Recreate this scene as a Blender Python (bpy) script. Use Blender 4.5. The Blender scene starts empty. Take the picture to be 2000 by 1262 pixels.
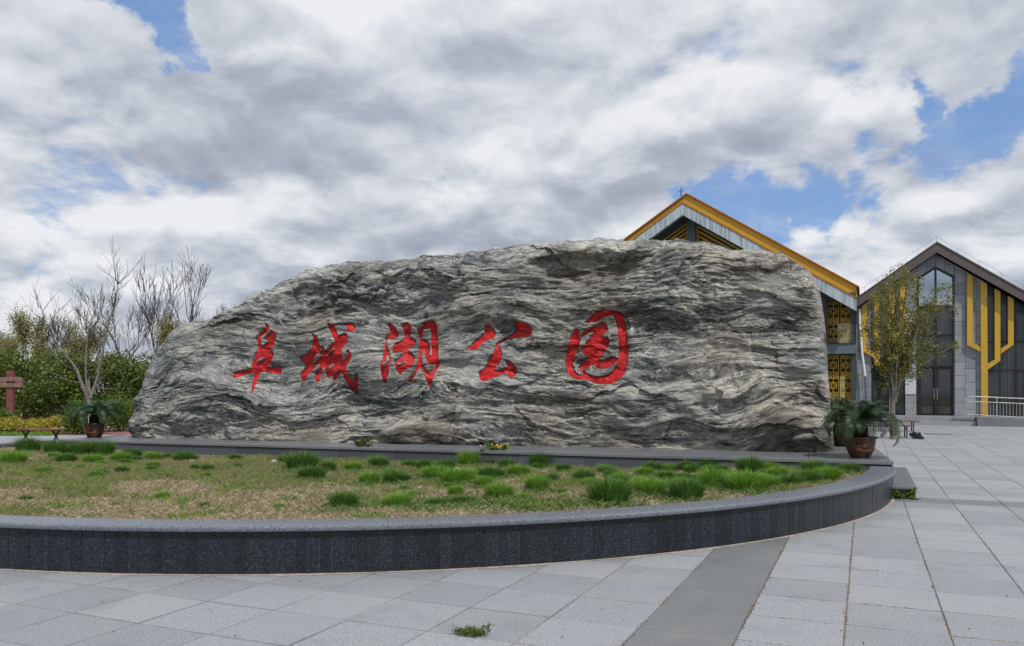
import bpy, math, random
import numpy as np
from mathutils import Vector, Matrix
SC = bpy.context.scene
COL = SC.collection
F, YH, CAMH = 1580.0, 765.0, 1.6          # focal length in photo pixels, horizon row, eye height
# ------------------------------------------------------------------ camera
cam = bpy.data.cameras.new('camera'); camo = bpy.data.objects.new('camera', cam); COL.objects.link(camo)
camo.location = (0, 0, CAMH); camo.rotation_euler = (math.radians(90), 0, 0)
cam.sensor_width = 36; cam.lens = 36 * F / 2000; cam.shift_y = (YH - 631) / 2000
cam.clip_start = .1; cam.clip_end = 6000
SC.camera = camo
# ------------------------------------------------------------------ sun + sky
SUN_EL, SUN_AZ = math.radians(55), math.radians(156)      # azimuth clockwise from +Y
sd = Vector((math.sin(SUN_AZ) * math.cos(SUN_EL), math.cos(SUN_AZ) * math.cos(SUN_EL), math.sin(SUN_EL)))
sun = bpy.data.lights.new('sun', 'SUN'); sun.energy = 3.1; sun.angle = math.radians(1.6); sun.color = (1, .955, .89)
suno = bpy.data.objects.new('sun', sun); COL.objects.link(suno)
suno.rotation_euler = (-sd).to_track_quat('-Z', 'Y').to_euler(); suno.location = (0, 0, 60)
SC.view_settings.view_transform = 'Standard'; SC.view_settings.look = 'None'
SC.view_settings.exposure = 0; SC.view_settings.gamma = 1; SC.view_settings.use_curve_mapping = False

class NT:
    """tiny node-tree helper"""
    def __init__(s, tree): s.t = tree; s.n = tree.nodes; s.l = tree.links
    def new(s, ty, inp=None, **kw):
        n = s.n.new(ty)
        for k, v in kw.items(): setattr(n, k, v)
        for k, v in (inp or {}).items(): s.set(n.inputs[k], v)
        return n
    def set(s, sock, v):
        if isinstance(v, bpy.types.NodeSocket): s.l.new(v, sock)
        elif isinstance(v, bpy.types.Node): s.l.new(v.outputs[0], sock)
        else: sock.default_value = v
    def math(s, op, a, b=None, c=None, clamp=False):
        n = s.n.new('ShaderNodeMath'); n.operation = op; n.use_clamp = clamp
        for i, v in enumerate((a, b, c)):
            if v is not None: s.set(n.inputs[i], v)
        return n.outputs[0]
    def vmath(s, op, a, b=None):
        n = s.n.new('ShaderNodeVectorMath'); n.operation = op
        for i, v in enumerate((a, b)):
            if v is not None: s.set(n.inputs[i], v)
        return n.outputs['Value'] if op in ('DOT_PRODUCT', 'LENGTH', 'DISTANCE') else n.outputs[0]
    def maprange(s, v, a, b, c=0., d=1., smooth=True):
        n = s.n.new('ShaderNodeMapRange'); n.interpolation_type = 'SMOOTHSTEP' if smooth else 'LINEAR'
        for i, x in enumerate((v, a, b, c, d)): s.set(n.inputs[i], x)
        return n.outputs[0]
    def mix(s, f, a, b, blend='MIX'):
        n = s.n.new('ShaderNodeMix'); n.data_type = 'RGBA'; n.blend_type = blend
        s.set(n.inputs[0], f); s.set(n.inputs[6], a if not isinstance(a, tuple) else (*a[:3], 1)); s.set(n.inputs[7], b if not isinstance(b, tuple) else (*b[:3], 1))
        return n.outputs[2]
    def noise(s, vec, scale, detail=4, rough=.55, dist=0., col=False):
        n = s.n.new('ShaderNodeTexNoise')
        if vec is not None: s.set(n.inputs['Vector'], vec)
        for k, v in (('Scale', scale), ('Detail', detail), ('Roughness', rough), ('Distortion', dist)): n.inputs[k].default_value = v
        return n.outputs['Color' if col else 'Fac']
    def ramp(s, f, stops):
        n = s.n.new('ShaderNodeValToRGB'); s.set(n.inputs[0], f); e = n.color_ramp.elements
        while len(e) < len(stops): e.new(.5)
        for el, (p, c) in zip(e, stops): el.position = p; el.color = (*c, 1) if len(c) == 3 else c
        return n.outputs[0]

world = bpy.data.worlds.new('World'); SC.world = world; world.use_nodes = True
world.node_tree.nodes.clear(); W = NT(world.node_tree)
def build_sky():
    tc = W.new('ShaderNodeTexCoord').outputs['Generated']
    sky = W.new('ShaderNodeTexSky', sky_type='NISHITA', sun_disc=False)
    sky.sun_elevation = SUN_EL; sky.sun_rotation = SUN_AZ; sky.air_density = 1.0; sky.dust_density = .6; sky.ozone_density = 2.0
    sp = W.new('ShaderNodeSeparateXYZ', {0: tc})
    zc = W.math('ADD', W.math('MAXIMUM', sp.outputs[2], 0.0), .34)
    p = W.new('ShaderNodeCombineXYZ', {0: W.math('DIVIDE', sp.outputs[0], zc), 1: W.math('DIVIDE', sp.outputs[1], zc), 2: 3.7}).outputs[0]
    zc2 = W.math('ADD', W.math('MAXIMUM', W.math('ADD', sp.outputs[2], .026), 0.0), .34)   # sampled a little higher up: gives the lit rims
    p2 = W.new('ShaderNodeCombineXYZ', {0: W.math('DIVIDE', sp.outputs[0], zc2), 1: W.math('DIVIDE', sp.outputs[1], zc2), 2: 3.7}).outputs[0]
    def field(v):
        big = W.noise(v, 1.9, 3, .5, .3)
        fine = W.noise(v, 6.0, 8, .56, .25)
        return W.math('ADD', W.math('MULTIPLY', big, .62), W.math('MULTIPLY', fine, .38))
    f1, f2 = field(p), field(p2)
    # clear patches between the clouds
    gap = None
    wob = W.vmath('ADD', tc, W.vmath('MULTIPLY', W.vmath('SUBTRACT', W.noise(tc, 5.5, 6, .6, .2, True), (.5, .5, .5)), (.30, .30, .20)))
    for (px, py, r, amt) in GAPS:
        d = Vector(((px - 1000) / F, 1, (YH - py) / F)).normalized()
        # elongated patches are written as several round ones
        g = W.maprange(W.vmath('DISTANCE', wob, tuple(d)), 0.0, r, amt, 0.0)
        gap = g if gap is None else W.math('MAXIMUM', gap, g)
    cov = W.maprange(W.math('SUBTRACT', W.math('ADD', f1, .125), gap), .455, .545)
    thick = W.maprange(f1, .44, .62)
    cov = W.math('MAXIMUM', cov, W.maprange(W.noise(p, 4.5, 7, .65, .4), .42, .72, .05, .45))
    tone = W.noise(p, 1.7, 4, .5, .2)
    lit = W.math('MULTIPLY', W.math('SUBTRACT', f1, f2), 5.5)
    dens = W.math('SUBTRACT', 1.10, W.math('MULTIPLY', thick, .42))
    b = W.math('ADD', W.math('ADD', dens, lit), W.math('MULTIPLY', W.math('SUBTRACT', tone, .5), -1.45))
    cloud = W.ramp(W.math('MULTIPLY', b, .62, clamp=True), [(.0, (2.9, 3.25, 4.0)), (.36, (4.15, 4.55, 5.4)), (.60, (6.1, 6.45, 7.1)), (.86, (8.4, 8.55, 8.8))])
    blue = W.mix(.5, sky.outputs[0], (2.0, 4.0, 8.4))
    col = W.mix(cov, blue, cloud)
    hz = W.maprange(sp.outputs[2], -.02, .12, .55, 0.)
    col = W.mix(hz, col, (5.6, 6.1, 6.9))
    col = W.mix(W.maprange(sp.outputs[2], -.03, -.002, 1., 0.), col, (2.2, 2.1, 1.9))
    bg = W.new('ShaderNodeBackground', {0: col, 1: .10})
    W.l.new(bg.outputs[0], W.new('ShaderNodeOutputWorld').inputs[0])
GAPS = [(305, 45, .075, .27), (215, 30, .05, .2), (285, 115, .04, .2),
        (1420, 395, .085, .17), (1560, 360, .085, .17), (1700, 330, .07, .13), (1340, 385, .06, .15), (1650, 240, .05, .10),
        (1790, 200, .06, .16), (1880, 250, .085, .20), (1960, 160, .08, .22), (1985, 215, .07, .2), (1700, 420, .05, .05),
        (850, 385, .04, .13), (960, 375, .03, .15), (210, 480, .04, .04), (100, 545, .04, .04), (1130, 420, .04, .1)]
build_sky()

# ------------------------------------------------------------------ helpers
def gp(px, py, z=0.):
    d = (CAMH - z) * F / (py - YH); return Vector(((px - 1000) / F * d, d, z))
def at(px, py, d):
    return Vector(((px - 1000) / F * d, d, CAMH - (py - YH) * d / F))
GA = math.atan2(690, F)                                  # the paving and the halls share this heading
GU, GV = Vector((math.cos(GA), -math.sin(GA), 0)), Vector((math.sin(GA), math.cos(GA), 0))

def tag(o, label=None, cat=None, group=None, kind=None):
    for k, v in (('label', label), ('category', cat), ('group', group), ('kind', kind)):
        if v: o[k] = v
    return o
def link(name, data, parent=None, mat=None, loc=None, rot=None, scale=None):
    o = bpy.data.objects.new(name, data); COL.objects.link(o)
    if parent: o.parent = parent
    if mat and data and not data.materials: data.materials.append(mat)
    if loc is not None: o.location = loc
    if rot is not None: o.rotation_euler = rot
    if scale is not None: o.scale = scale if hasattr(scale, '__len__') else (scale,) * 3
    return o
def empty(name, loc=(0, 0, 0), rz=0.):
    return link(name, None, loc=loc, rot=(0, 0, rz))
def meshd(name, V, Fc, smooth=False):
    """V (n,3); Fc either list of tuples or an (m,k) array"""
    m = bpy.data.meshes.new(name)
    if isinstance(Fc, np.ndarray):
        V = np.asarray(V, np.float32); k = Fc.shape[1]
        m.vertices.add(len(V)); m.vertices.foreach_set('co', V.ravel())
        m.loops.add(Fc.size); m.loops.foreach_set('vertex_index', Fc.astype(np.int32).ravel())
        m.polygons.add(len(Fc)); m.polygons.foreach_set('loop_start', np.arange(0, Fc.size, k, dtype=np.int32))
        m.polygons.foreach_set('loop_total', np.full(len(Fc), k, np.int32))
        m.update(calc_edges=True); m.validate()
    else:
        m.from_pydata([tuple(v) for v in V], [], [tuple(f) for f in Fc]); m.update()
    if smooth: m.polygons.foreach_set('use_smooth', np.ones(len(m.polygons), bool))
    return m
class MB:
    """collects simple solids for ONE mesh"""
    def __init__(s): s.V = []; s.F = []
    def add(s, V, Fs):
        b = len(s.V); s.V += [Vector(v) for v in V]; s.F += [tuple(i + b for i in f) for f in Fs]; return s
    def box(s, c, size, bev=0.):
        x, y, z = [k / 2 for k in size]; cx, cy, cz = c
        if bev <= 0:
            V = [(cx + a * x, cy + b * y, cz + d * z) for d in (-1, 1) for a, b in ((-1, -1), (1, -1), (1, 1), (-1, 1))]
            return s.add(V, [(3, 2, 1, 0), (4, 5, 6, 7), (0, 1, 5, 4), (1, 2, 6, 5), (2, 3, 7, 6), (3, 0, 4, 7)])
        V = []; q = ((-1, -1), (1, -1), (1, 1), (-1, 1))
        for dz, ins in ((-z, 0), (z - bev, 0), (z, bev)):
            V += [(cx + a * (x - ins), cy + b * (y - ins), cz + dz) for a, b in q]
        Fs = [(3, 2, 1, 0), (8, 9, 10, 11)]
        for L in (0, 4):
            Fs += [(L + i, L + (i + 1) % 4, L + 4 + (i + 1) % 4, L + 4 + i) for i in range(4)]
        return s.add(V, Fs)
    def tube(s, pts, rads, n=8, cap=True):
        pts = [Vector(p) for p in pts]; V = []; Fs = []
        if not hasattr(rads, '__len__'): rads = [rads] * len(pts)
        for i, p in enumerate(pts):
            d = (pts[min(i + 1, len(pts) - 1)] - pts[max(i - 1, 0)]).normalized()
            a = d.orthogonal() if abs(d.z) > .9 else d.cross(Vector((0, 0, 1))); a.normalize(); b = d.cross(a)
            for k in range(n):
                t = 2 * math.pi * k / n; V.append(p + (a * math.cos(t) + b * math.sin(t)) * rads[i])
        for i in range(len(pts) - 1):
            Fs += [(i * n + k, i * n + (k + 1) % n, (i + 1) * n + (k + 1) % n, (i + 1) * n + k) for k in range(n)]
        if cap: Fs += [tuple(range(n)), tuple((len(pts) - 1) * n + k for k in reversed(range(n)))]
        return s.add(V, Fs)
    def lathe(s, prof, n=28, c=(0, 0, 0)):
        V = []; Fs = []
        for r, z in prof:
            V += [(c[0] + r * math.cos(2 * math.pi * k / n), c[1] + r * math.sin(2 * math.pi * k / n), c[2] + z) for k in range(n)]
        for i in range(len(prof) - 1):
            Fs += [(i * n + k, i * n + (k + 1) % n, (i + 1) * n + (k + 1) % n, (i + 1) * n + k) for k in range(n)]
        Fs += [tuple(reversed(range(n))), tuple((len(prof) - 1) * n + k for k in range(n))]
        return s.add(V, Fs)
    def prism(s, poly, fr, w0, w1):
        """poly in a facade frame's (s,z); w is metres towards the viewer"""
        n = len(poly); V = [fr(a, w0, z) for a, z in poly] + [fr(a, w1, z) for a, z in poly]
        return s.add(V, [tuple(range(n)), tuple(range(2 * n - 1, n - 1, -1))] + [(i, n + i, n + (i + 1) % n, (i + 1) % n) for i in range(n)])
    def build(s, name, mat, parent=None, smooth=False, **kw):
        m = meshd(name, s.V, s.F)
        if smooth:
            m.polygons.foreach_set('use_smooth', np.ones(len(m.polygons), bool))
            try: m.set_sharp_from_angle(angle=math.radians(40))
            except Exception: pass
        return link(name, m, parent, mat, **kw)
def fix_normals(o):
    import bmesh
    bm = bmesh.new(); bm.from_mesh(o.data); bmesh.ops.recalc_face_normals(bm, faces=bm.faces); bm.to_mesh(o.data); bm.free(); return o

# numpy gradient noise
_pr = np.random.default_rng(7); _perm = np.tile(_pr.permutation(256), 3); _ang = _pr.random(256) * 2 * np.pi
def perlin(x, y, seed=0):
    x = np.asarray(x, float) + seed * 17.31; y = np.asarray(y, float) + seed * 9.77
    xi = np.floor(x).astype(int); yi = np.floor(y).astype(int); xf = x - xi; yf = y - yi; xi &= 255; yi &= 255
    u = xf**3 * (xf * (xf * 6 - 15) + 10); v = yf**3 * (yf * (yf * 6 - 15) + 10)
    def g(a, b, dx, dy):
        t = _ang[_perm[_perm[a] + b]]; return np.cos(t) * dx + np.sin(t) * dy
    return 1.5 * ((g(xi, yi, xf, yf) * (1 - u) + g(xi + 1, yi, xf - 1, yf) * u) * (1 - v) + (g(xi, yi + 1, xf, yf - 1) * (1 - u) + g(xi + 1, yi + 1, xf - 1, yf - 1) * u) * v)
def fbm(x, y, oct=4, seed=0, gain=.5):
    r = 0; a = 1.
    for i in range(oct): r = r + a * perlin(x * 2**i, y * 2**i, seed + i); a *= gain
    return r
def sstep(x, a, b):
    t = np.clip((x - a) / (b - a), 0, 1); return t * t * (3 - 2 * t)

# ------------------------------------------------------------------ materials
def material(name, build, rough=.7, spec=.4, metal=0.):
    m = bpy.data.materials.new(name); m.use_nodes = True; m.node_tree.nodes.clear(); N = NT(m.node_tree)
    b = N.new('ShaderNodeBsdfPrincipled'); b.inputs['Roughness'].default_value = rough; b.inputs['Specular IOR Level'].default_value = spec; b.inputs['Metallic'].default_value = metal
    o = N.new('ShaderNodeOutputMaterial'); N.l.new(b.outputs[0], o.inputs[0]); build(N, b); return m
def C(h):   # sRGB hex to linear
    h = h.lstrip('#'); v = [int(h[i:i + 2], 16) / 255 for i in (0, 2, 4)]
    return tuple(x / 12.92 if x <= .04045 else ((x + .055) / 1.055)**2.4 for x in v)
def obj_co(N): return N.new('ShaderNodeTexCoord').outputs['Object']
def pos(N): return N.new('ShaderNodeNewGeometry').outputs['Position']
def island(N): return N.math('FRACT', N.math('ADD', N.new('ShaderNodeNewGeometry').outputs['Random Per Island'], N.math('MULTIPLY', N.new('ShaderNodeObjectInfo').outputs['Random'], 3.7)))
def bump(N, b, h, strength=.3, dist=.02):
    n = N.new('ShaderNodeBump', {'Height': h, 'Strength': strength, 'Distance': dist}); N.l.new(n.outputs[0], b.inputs['Normal'])
def plain(name, c, var=.12, scale=6., rough=.7, spec=.4, metal=0., bmp=.1, dist=.01):
    def f(N, b):
        n = N.noise(pos(N), scale, 6, .6)
        col = N.mix(N.maprange(n, .3, .7), tuple(x * (1 - var) for x in c), tuple(min(1, x * (1 + var)) for x in c))
        N.set(b.inputs['Base Color'], col); N.set(b.inputs['Roughness'], N.maprange(n, .25, .75, rough - .08, min(1, rough + .08)))
        if bmp: bump(N, b, N.noise(pos(N), scale * 5, 4, .6), bmp, dist)
    return material(name, f, rough, spec, metal)
def leafmat(name, c1, c2, rough=.6, transl=.25):
    def f(N, b):
        col = N.mix(island(N), c1, c2)
        N.set(b.inputs['Base Color'], col)
        tr = N.new('ShaderNodeBsdfTranslucent', {0: N.mix(.5, col, tuple(min(1, x * 1.5) for x in c2))})
        mx = N.new('ShaderNodeMixShader', {0: transl, 1: b.outputs[0], 2: tr.outputs[0]})
        out = [n for n in N.n if n.type == 'OUTPUT_MATERIAL'][0]; N.l.new(mx.outputs[0], out.inputs[0])
    return material(name, f, rough, .3)
M = {}
def granite(name, base, amp, speck, rough=.55, spec=.4, islandvar=.08, stain=True, joints=False, fl=(.53, .70, .6, 30)):
    def f(N, b):
        P = pos(N); r = island(N)
        fine = N.noise(P, 75, 4, .8); mid = N.noise(P, fl[3], 5, .7); big = N.noise(P, .8, 5, .6)
        col = N.mix(N.maprange(fine, .36, .64), tuple(x * (1 - amp) for x in base), tuple(x * (1 + amp) for x in base))
        col = N.mix(N.maprange(mid, fl[0], fl[1], 0, fl[2]), col, speck)
        col = N.mix(1., col, N.ramp(r, [(0, (1 - islandvar,) * 3), (.5, (1, 1, 1)), (1, (1 + islandvar, 1 + islandvar * .9, 1 + islandvar * .75))]), 'MULTIPLY')
        if stain:
            col = N.mix(N.maprange(big, .5, .72, 0, .22), col, (.36, .32, .26))
            col = N.mix(N.maprange(N.noise(P, 1.7, 6, .65), .50, .72, 0, .5), col, tuple(x * .66 for x in base))
        if joints:      # soil and damp worked into the slab edges
            d = None
            for ax, o0 in ((GU, -.767), (GV, 6.65)):
                q = N.math('FRACT', N.math('DIVIDE', N.math('SUBTRACT', N.vmath('DOT_PRODUCT', P, tuple(ax)), o0 - 64.), .64))
                q = N.math('MINIMUM', q, N.math('SUBTRACT', 1., q)); d = q if d is None else N.math('MINIMUM', d, q)
            nn = N.noise(P, 6, 5, .7)
            edge = N.math('MULTIPLY', N.maprange(N.math('ADD', d, N.math('MULTIPLY', N.math('SUBTRACT', nn, .5), .05)), .003, .027, 1., 0.), N.maprange(N.noise(P, .55, 2, .5), .4, .65, .30, .62))
            col = N.mix(edge, col, N.mix(N.maprange(N.noise(P, .9, 3, .5), .45, .6), (.10, .105, .11), (.23, .165, .105)))
        N.set(b.inputs['Base Color'], col); N.set(b.inputs['Roughness'], N.maprange(mid, .3, .7, rough - .1, rough + .12))
        bump(N, b, fine, .18, .004)
    return material(name, f, rough, spec)
M['slab'] = granite('paving_granite', (.262, .279, .302), .34, (.37, .385, .405), .62, .35, .11, True, True)
M['slab_dark'] = granite('smooth_dark_paving', (.165, .174, .182), .08, (.185, .194, .20), .55, .35, .05, True, True)
M['black_granite'] = granite('black_granite', (.013, .016, .022), .8, (.072, .085, .108), .34, .32, .25, False, False, (.52, .68, .8, 62))
M['coping'] = granite('honed_coping_granite', (.115, .13, .155), .6, (.21, .228, .255), .33, .5, .09, False, False, (.5, .68, .7, 48))
M['plinth_top'] = granite('plinth_top_granite', (.145, .155, .17), .20, (.19, .20, .215), .33, .5, .08, False)
M['plinth_face'] = granite('plinth_face_granite', (.075, .086, .105), .30, (.11, .12, .14), .40, .5, .25, False)
def _joint(N, b):
    n = N.noise(pos(N), 1.1, 4, .6); N.set(b.inputs['Base Color'], N.mix(N.maprange(n, .40, .62), (.085, .08, .072), (.26, .185, .115)))
M['joint'] = material('joint_soil', _joint, .95, .1)
M['crumb'] = plain('brown_soil', (.15, .105, .07), .4, 9, .95, .1)
M['mortar'] = plain('pale_mortar', (.10, .10, .105), .85, .8, .9, .1)
M['sand'] = plain('blown_sand', (.33, .30, .25), .25, 14, .95, .1)
def _ground(N, b):
    P = pos(N); n = N.noise(P, .35, 6, .65)
    N.set(b.inputs['Base Color'], N.mix(N.maprange(n, .38, .62), (.30, .23, .13), (.10, .125, .045))); bump(N, b, N.noise(P, 9, 5, .7), .6, .05)
M['ground'] = material('rough_ground', _ground, .95, .1)
M['red_path'] = plain('red_path', (.235, .115, .115), .15, 5, .85, .2)
def _soil(N, b):
    P = pos(N); n = N.noise(P, 1.4, 6, .65); g = N.noise(P, 38, 4, .7)
    col = N.mix(N.maprange(n, .4, .62), (.25, .185, .125), (.19, .135, .10))
    col = N.mix(N.maprange(g, .42, .64), col, (.33, .26, .175))
    N.set(b.inputs['Base Color'], col); bump(N, b, g, .7, .03)
M['soil'] = material('dry_lawn_soil', _soil, .95, .1)
M['straw'] = leafmat('dry_grass', (.34, .265, .185), (.50, .42, .305), .8, .15)
M['grass'] = leafmat('green_grass', (.085, .175, .022), (.21, .33, .055), .6, .25)
M['grass_dull'] = leafmat('dull_grass', (.135, .165, .06), (.27, .27, .12), .7, .2)
M['tuft'] = leafmat('bright_tuft', (.075, .19, .018), (.20, .37, .05), .5, .3)
M['tuft_dark'] = leafmat('dark_tuft', (.04, .105, .018), (.105, .22, .04), .55, .25)
def _rock(N, b):
    v = N.new('ShaderNodeAttribute', attribute_name='strata').outputs['Vector']
    def sc(x, y, z): return N.vmath('MULTIPLY', v, (x, y, z))
    n1 = N.noise(sc(.62, 1.0, 3.0), 1, 9, .66)
    n2 = N.noise(sc(1.7, 2.4, 14), 1, 8, .72)
    n3 = N.noise(sc(5.0, 5.0, 40), 1, 5, .76)
    iso = N.noise(pos(N), 4.2, 9, .76)
    pt = N.noise(sc(.42, .6, .85), 1, 5, .6)
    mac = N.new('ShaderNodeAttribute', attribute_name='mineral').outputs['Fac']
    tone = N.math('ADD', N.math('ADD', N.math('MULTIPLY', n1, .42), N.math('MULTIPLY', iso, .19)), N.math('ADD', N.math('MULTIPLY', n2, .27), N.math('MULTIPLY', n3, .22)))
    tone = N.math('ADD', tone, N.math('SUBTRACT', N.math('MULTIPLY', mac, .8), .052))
    cool = N.ramp(tone, [(.39, (.022, .027, .031)), (.45, (.072, .083, .091)), (.50, (.150, .163, .170)), (.55, (.27, .278, .272)), (.63, (.50, .49, .455))])
    warm = N.ramp(tone, [(.39, (.030, .027, .024)), (.45, (.090, .082, .072)), (.50, (.178, .166, .147)), (.55, (.30, .283, .25)), (.63, (.53, .50, .44))])
    low = N.new('ShaderNodeAttribute', attribute_name='warmth').outputs['Fac']
    col = N.mix(N.maprange(N.math('ADD', pt, low), .47, .68), cool, warm)
    vein = N.math('SUBTRACT', 1., N.maprange(N.math('ABSOLUTE', N.math('SUBTRACT', n2, .52)), .0, .028))
    vein = N.math('MULTIPLY', vein, N.maprange(N.noise(sc(.8, 1, 2.2), 1, 5, .65), .40, .56))
    col = N.mix(N.math('MULTIPLY', vein, .85), col, (.68, .65, .58))
    nv = N.noise(sc(1.2, 1.5, 8.5), 1, 7, .62); vn = N.math('SUBTRACT', 1., N.maprange(N.math('ABSOLUTE', N.math('SUBTRACT', nv, .5)), .0, .011))
    col = N.mix(N.math('MULTIPLY', vn, .8), col, (.66, .63, .56))
    crk = N.math('SUBTRACT', 1., N.maprange(N.math('ABSOLUTE', N.math('SUBTRACT', n3, .47)), .0, .016))
    col = N.mix(N.math('MULTIPLY', crk, N.maprange(N.noise(sc(.9, 1, 3), 1, 4, .6), .42, .6, 0., .75)), col, (.030, .033, .035))
    seam = N.new('ShaderNodeAttribute', attribute_name='seam').outputs['Fac']
    col = N.mix(N.math('MULTIPLY', seam, N.maprange(iso, .4, .6, .15, .8)), col, (.55, .51, .45))
    smooth = N.new('ShaderNodeAttribute', attribute_name='bare').outputs['Fac']
    col = N.mix(smooth, col, N.mix(N.noise(pos(N), 2.6, 7, .7), (.042, .040, .035), (.145, .13, .112)))
    N.set(b.inputs['Base Color'], col)
    h = N.math('ADD', N.math('MULTIPLY', n2, .45), N.math('ADD', N.math('MULTIPLY', n3, .45), N.math('MULTIPLY', N.noise(pos(N), 22, 6, .75), .45)))
    bump(N, b, h, 1., .045)
M['rock'] = material('banded_gneiss', _rock, .78, .3)
def _redp(N, b):
    n = N.noise(pos(N), 5, 7, .7); N.set(b.inputs['Base Color'], N.mix(N.maprange(n, .36, .6), (.33, .008, .010), (.52, .016, .019)))
    bump(N, b, N.noise(pos(N), 30, 4, .6), .35, .02)
M['red_paint'] = material('red_paint', _redp, .45, .32)
M['yellow'] = plain('yellow_painted_steel', C('#b8942e'), .06, 3, .42, .45, bmp=.03)
M['orange'] = plain('orange_flashing', C('#9a661a'), .2, 6, .6, .3)
def _fascia(N, b):
    P = pos(N); st = N.noise(N.vmath('MULTIPLY', P, (5, 5, .35)), 1.3, 5, .65)
    N.set(b.inputs['Base Color'], N.mix(N.maprange(st, .4, .68), C('#aab6bf'), C('#77838d')))
M['fascia'] = material('streaked_grey_fascia', _fascia, .5, .4)
M['steel_grey'] = plain('grey_painted_steel', C('#56626b'), .1, 3, .5, .4)
M['dark_grey'] = plain('dark_grey_timber', C('#3d4246'), .12, 4, .7, .3)
M['roof_dark'] = plain('dark_brown_barge', C('#57514f'), .1, 5, .6, .35)
M['roof_tile'] = plain('grey_roof', (.07, .07, .075), .2, 2, .7, .3)
def _panel(N, b):
    r = island(N); P = pos(N); n = N.noise(P, 5, 6, .65); g = N.noise(P, 60, 3, .7)
    col = N.mix(r, C('#7b8188'), C('#969ba1')); col = N.mix(N.maprange(n, .45, .7, 0, .4), col, C('#6c7074'))
    col = N.mix(N.maprange(N.noise(N.vmath('MULTIPLY', P, (4, 4, .5)), 1, 4, .6), .55, .75, 0, .3), col, C('#63686d'))
    N.set(b.inputs['Base Color'], N.mix(N.maprange(g, .4, .7, 0, .2), col, C('#5f646a')))
M['stone_panel'] = material('grey_stone_cladding', _panel, .65, .35)
M['wall_core'] = plain('cladding_backing', (.055, .06, .065), .1, 4, .9, .2)
def _glass(N, b):
    N.set(b.inputs['Base Color'], N.mix(N.noise(pos(N), .9, 3, .5), (.006, .009, .010), (.03, .038, .040))); b.inputs['IOR'].default_value = 1.55
M['glass'] = material('dark_glazing', _glass, .03, .6)
def _sglass(N, b):
    N.set(b.inputs['Base Color'], N.mix(N.noise(pos(N), .8, 3, .5), (.36, .44, .50), (.48, .56, .62)))
M['sky_glass'] = material('reflective_glazing', _sglass, .05, .8, .85)
def _curt(N, b):
    st = N.noise(N.vmath('MULTIPLY', pos(N), (14, 14, .2)), 1, 3, .6); N.set(b.inputs['Base Color'], N.mix(N.maprange(st, .35, .65), (.014, .019, .021), (.042, .053, .056)))
M['curtain_glass'] = material('curtained_glazing', _curt, .06, .6)
M['frame_dark'] = plain('dark_window_frame', (.018, .018, .02), .1, 4, .4, .4)
M['frame_red'] = plain('maroon_door_frame', (.030, .010, .011), .15, 4, .4, .4)
M['steel'] = plain('stainless_steel', (.62, .63, .64), .05, 4, .26, .5, .9, 0)
M['white_pvc'] = plain('white_pvc_pipe', (.62, .65, .67), .05, 3, .4, .4)
M['wood_red'] = plain('red_stained_wood', (.17, .052, .044), .25, 9, .6, .35)
M['wood_worn'] = plain('worn_reddish_wood', (.20, .125, .11), .35, 11, .75, .25)
M['iron'] = plain('black_cast_iron', (.014, .015, .016), .2, 8, .5, .4)
M['pot'] = plain('brown_glazed_pot', (.060, .026, .014), .45, 9, .30, .55)
M['pot_relief'] = plain('rusty_relief', (.30, .120, .045), .35, 18, .5, .4)
M['palm_trunk'] = plain('scaly_trunk', (.034, .025, .019), .4, 30, .95, .1, bmp=.8, dist=.03)
M['frond'] = leafmat('cycad_frond', (.012, .034, .011), (.038, .072, .022), .42, .10)
M['frond_old'] = leafmat('browning_frond', (.07, .05, .018), (.14, .095, .03), .6, .12)
M['bark'] = plain('grey_bark', (.078, .069, .062), .35, 12, .9, .15)
M['bark_pale'] = plain('pale_bark', (.15, .132, .118), .35, 9, .9, .15)
M['limewash'] = plain('limewashed_bark', (.58, .56, .53), .2, 9, .9, .1)
M['leaf_dark'] = leafmat('dark_shrub_leaf', (.042, .078, .012), (.15, .20, .042), .5, .2)
M['leaf_yellow'] = leafmat('golden_hedge_leaf', (.17, .175, .022), (.42, .34, .05), .6, .25)
M['leaf_mid'] = leafmat('clipped_bush_leaf', (.05, .105, .014), (.12, .20, .03), .55, .2)
M['leaf_young'] = leafmat('young_leaf', (.085, .10, .018), (.24, .225, .045), .55, .3)
M['leaf_bud'] = leafmat('budding_leaf', (.22, .24, .09), (.36, .34, .15), .6, .3)
M['petal'] = leafmat('yellow_petal', (.60, .45, .02), (.75, .6, .06), .6, .3)
M['litter'] = plain('white_litter', (.48, .50, .53), .1, 12, .5, .4)
M['dark_bag'] = plain('black_plastic', (.012, .013, .015), .3, 9, .3, .5)
def _reflection(N, b):
    N.set(b.inputs['Base Color'], (.62, .57, .34, 1)); tr = N.new('ShaderNodeBsdfTransparent')  # pale see-through tint paints a bright reflection onto the glass pane
    mx = N.new('ShaderNodeMixShader', {0: N.maprange(N.noise(pos(N), 5, 3, .6), .35, .65, .12, .38), 1: tr.outputs[0], 2: b.outputs[0]})
    N.l.new(mx.outputs[0], [n for n in N.n if n.type == 'OUTPUT_MATERIAL'][0].inputs[0])
M['pane_reflection'] = material('painted_reflection_glazing', _reflection, .12, .7)
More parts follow.
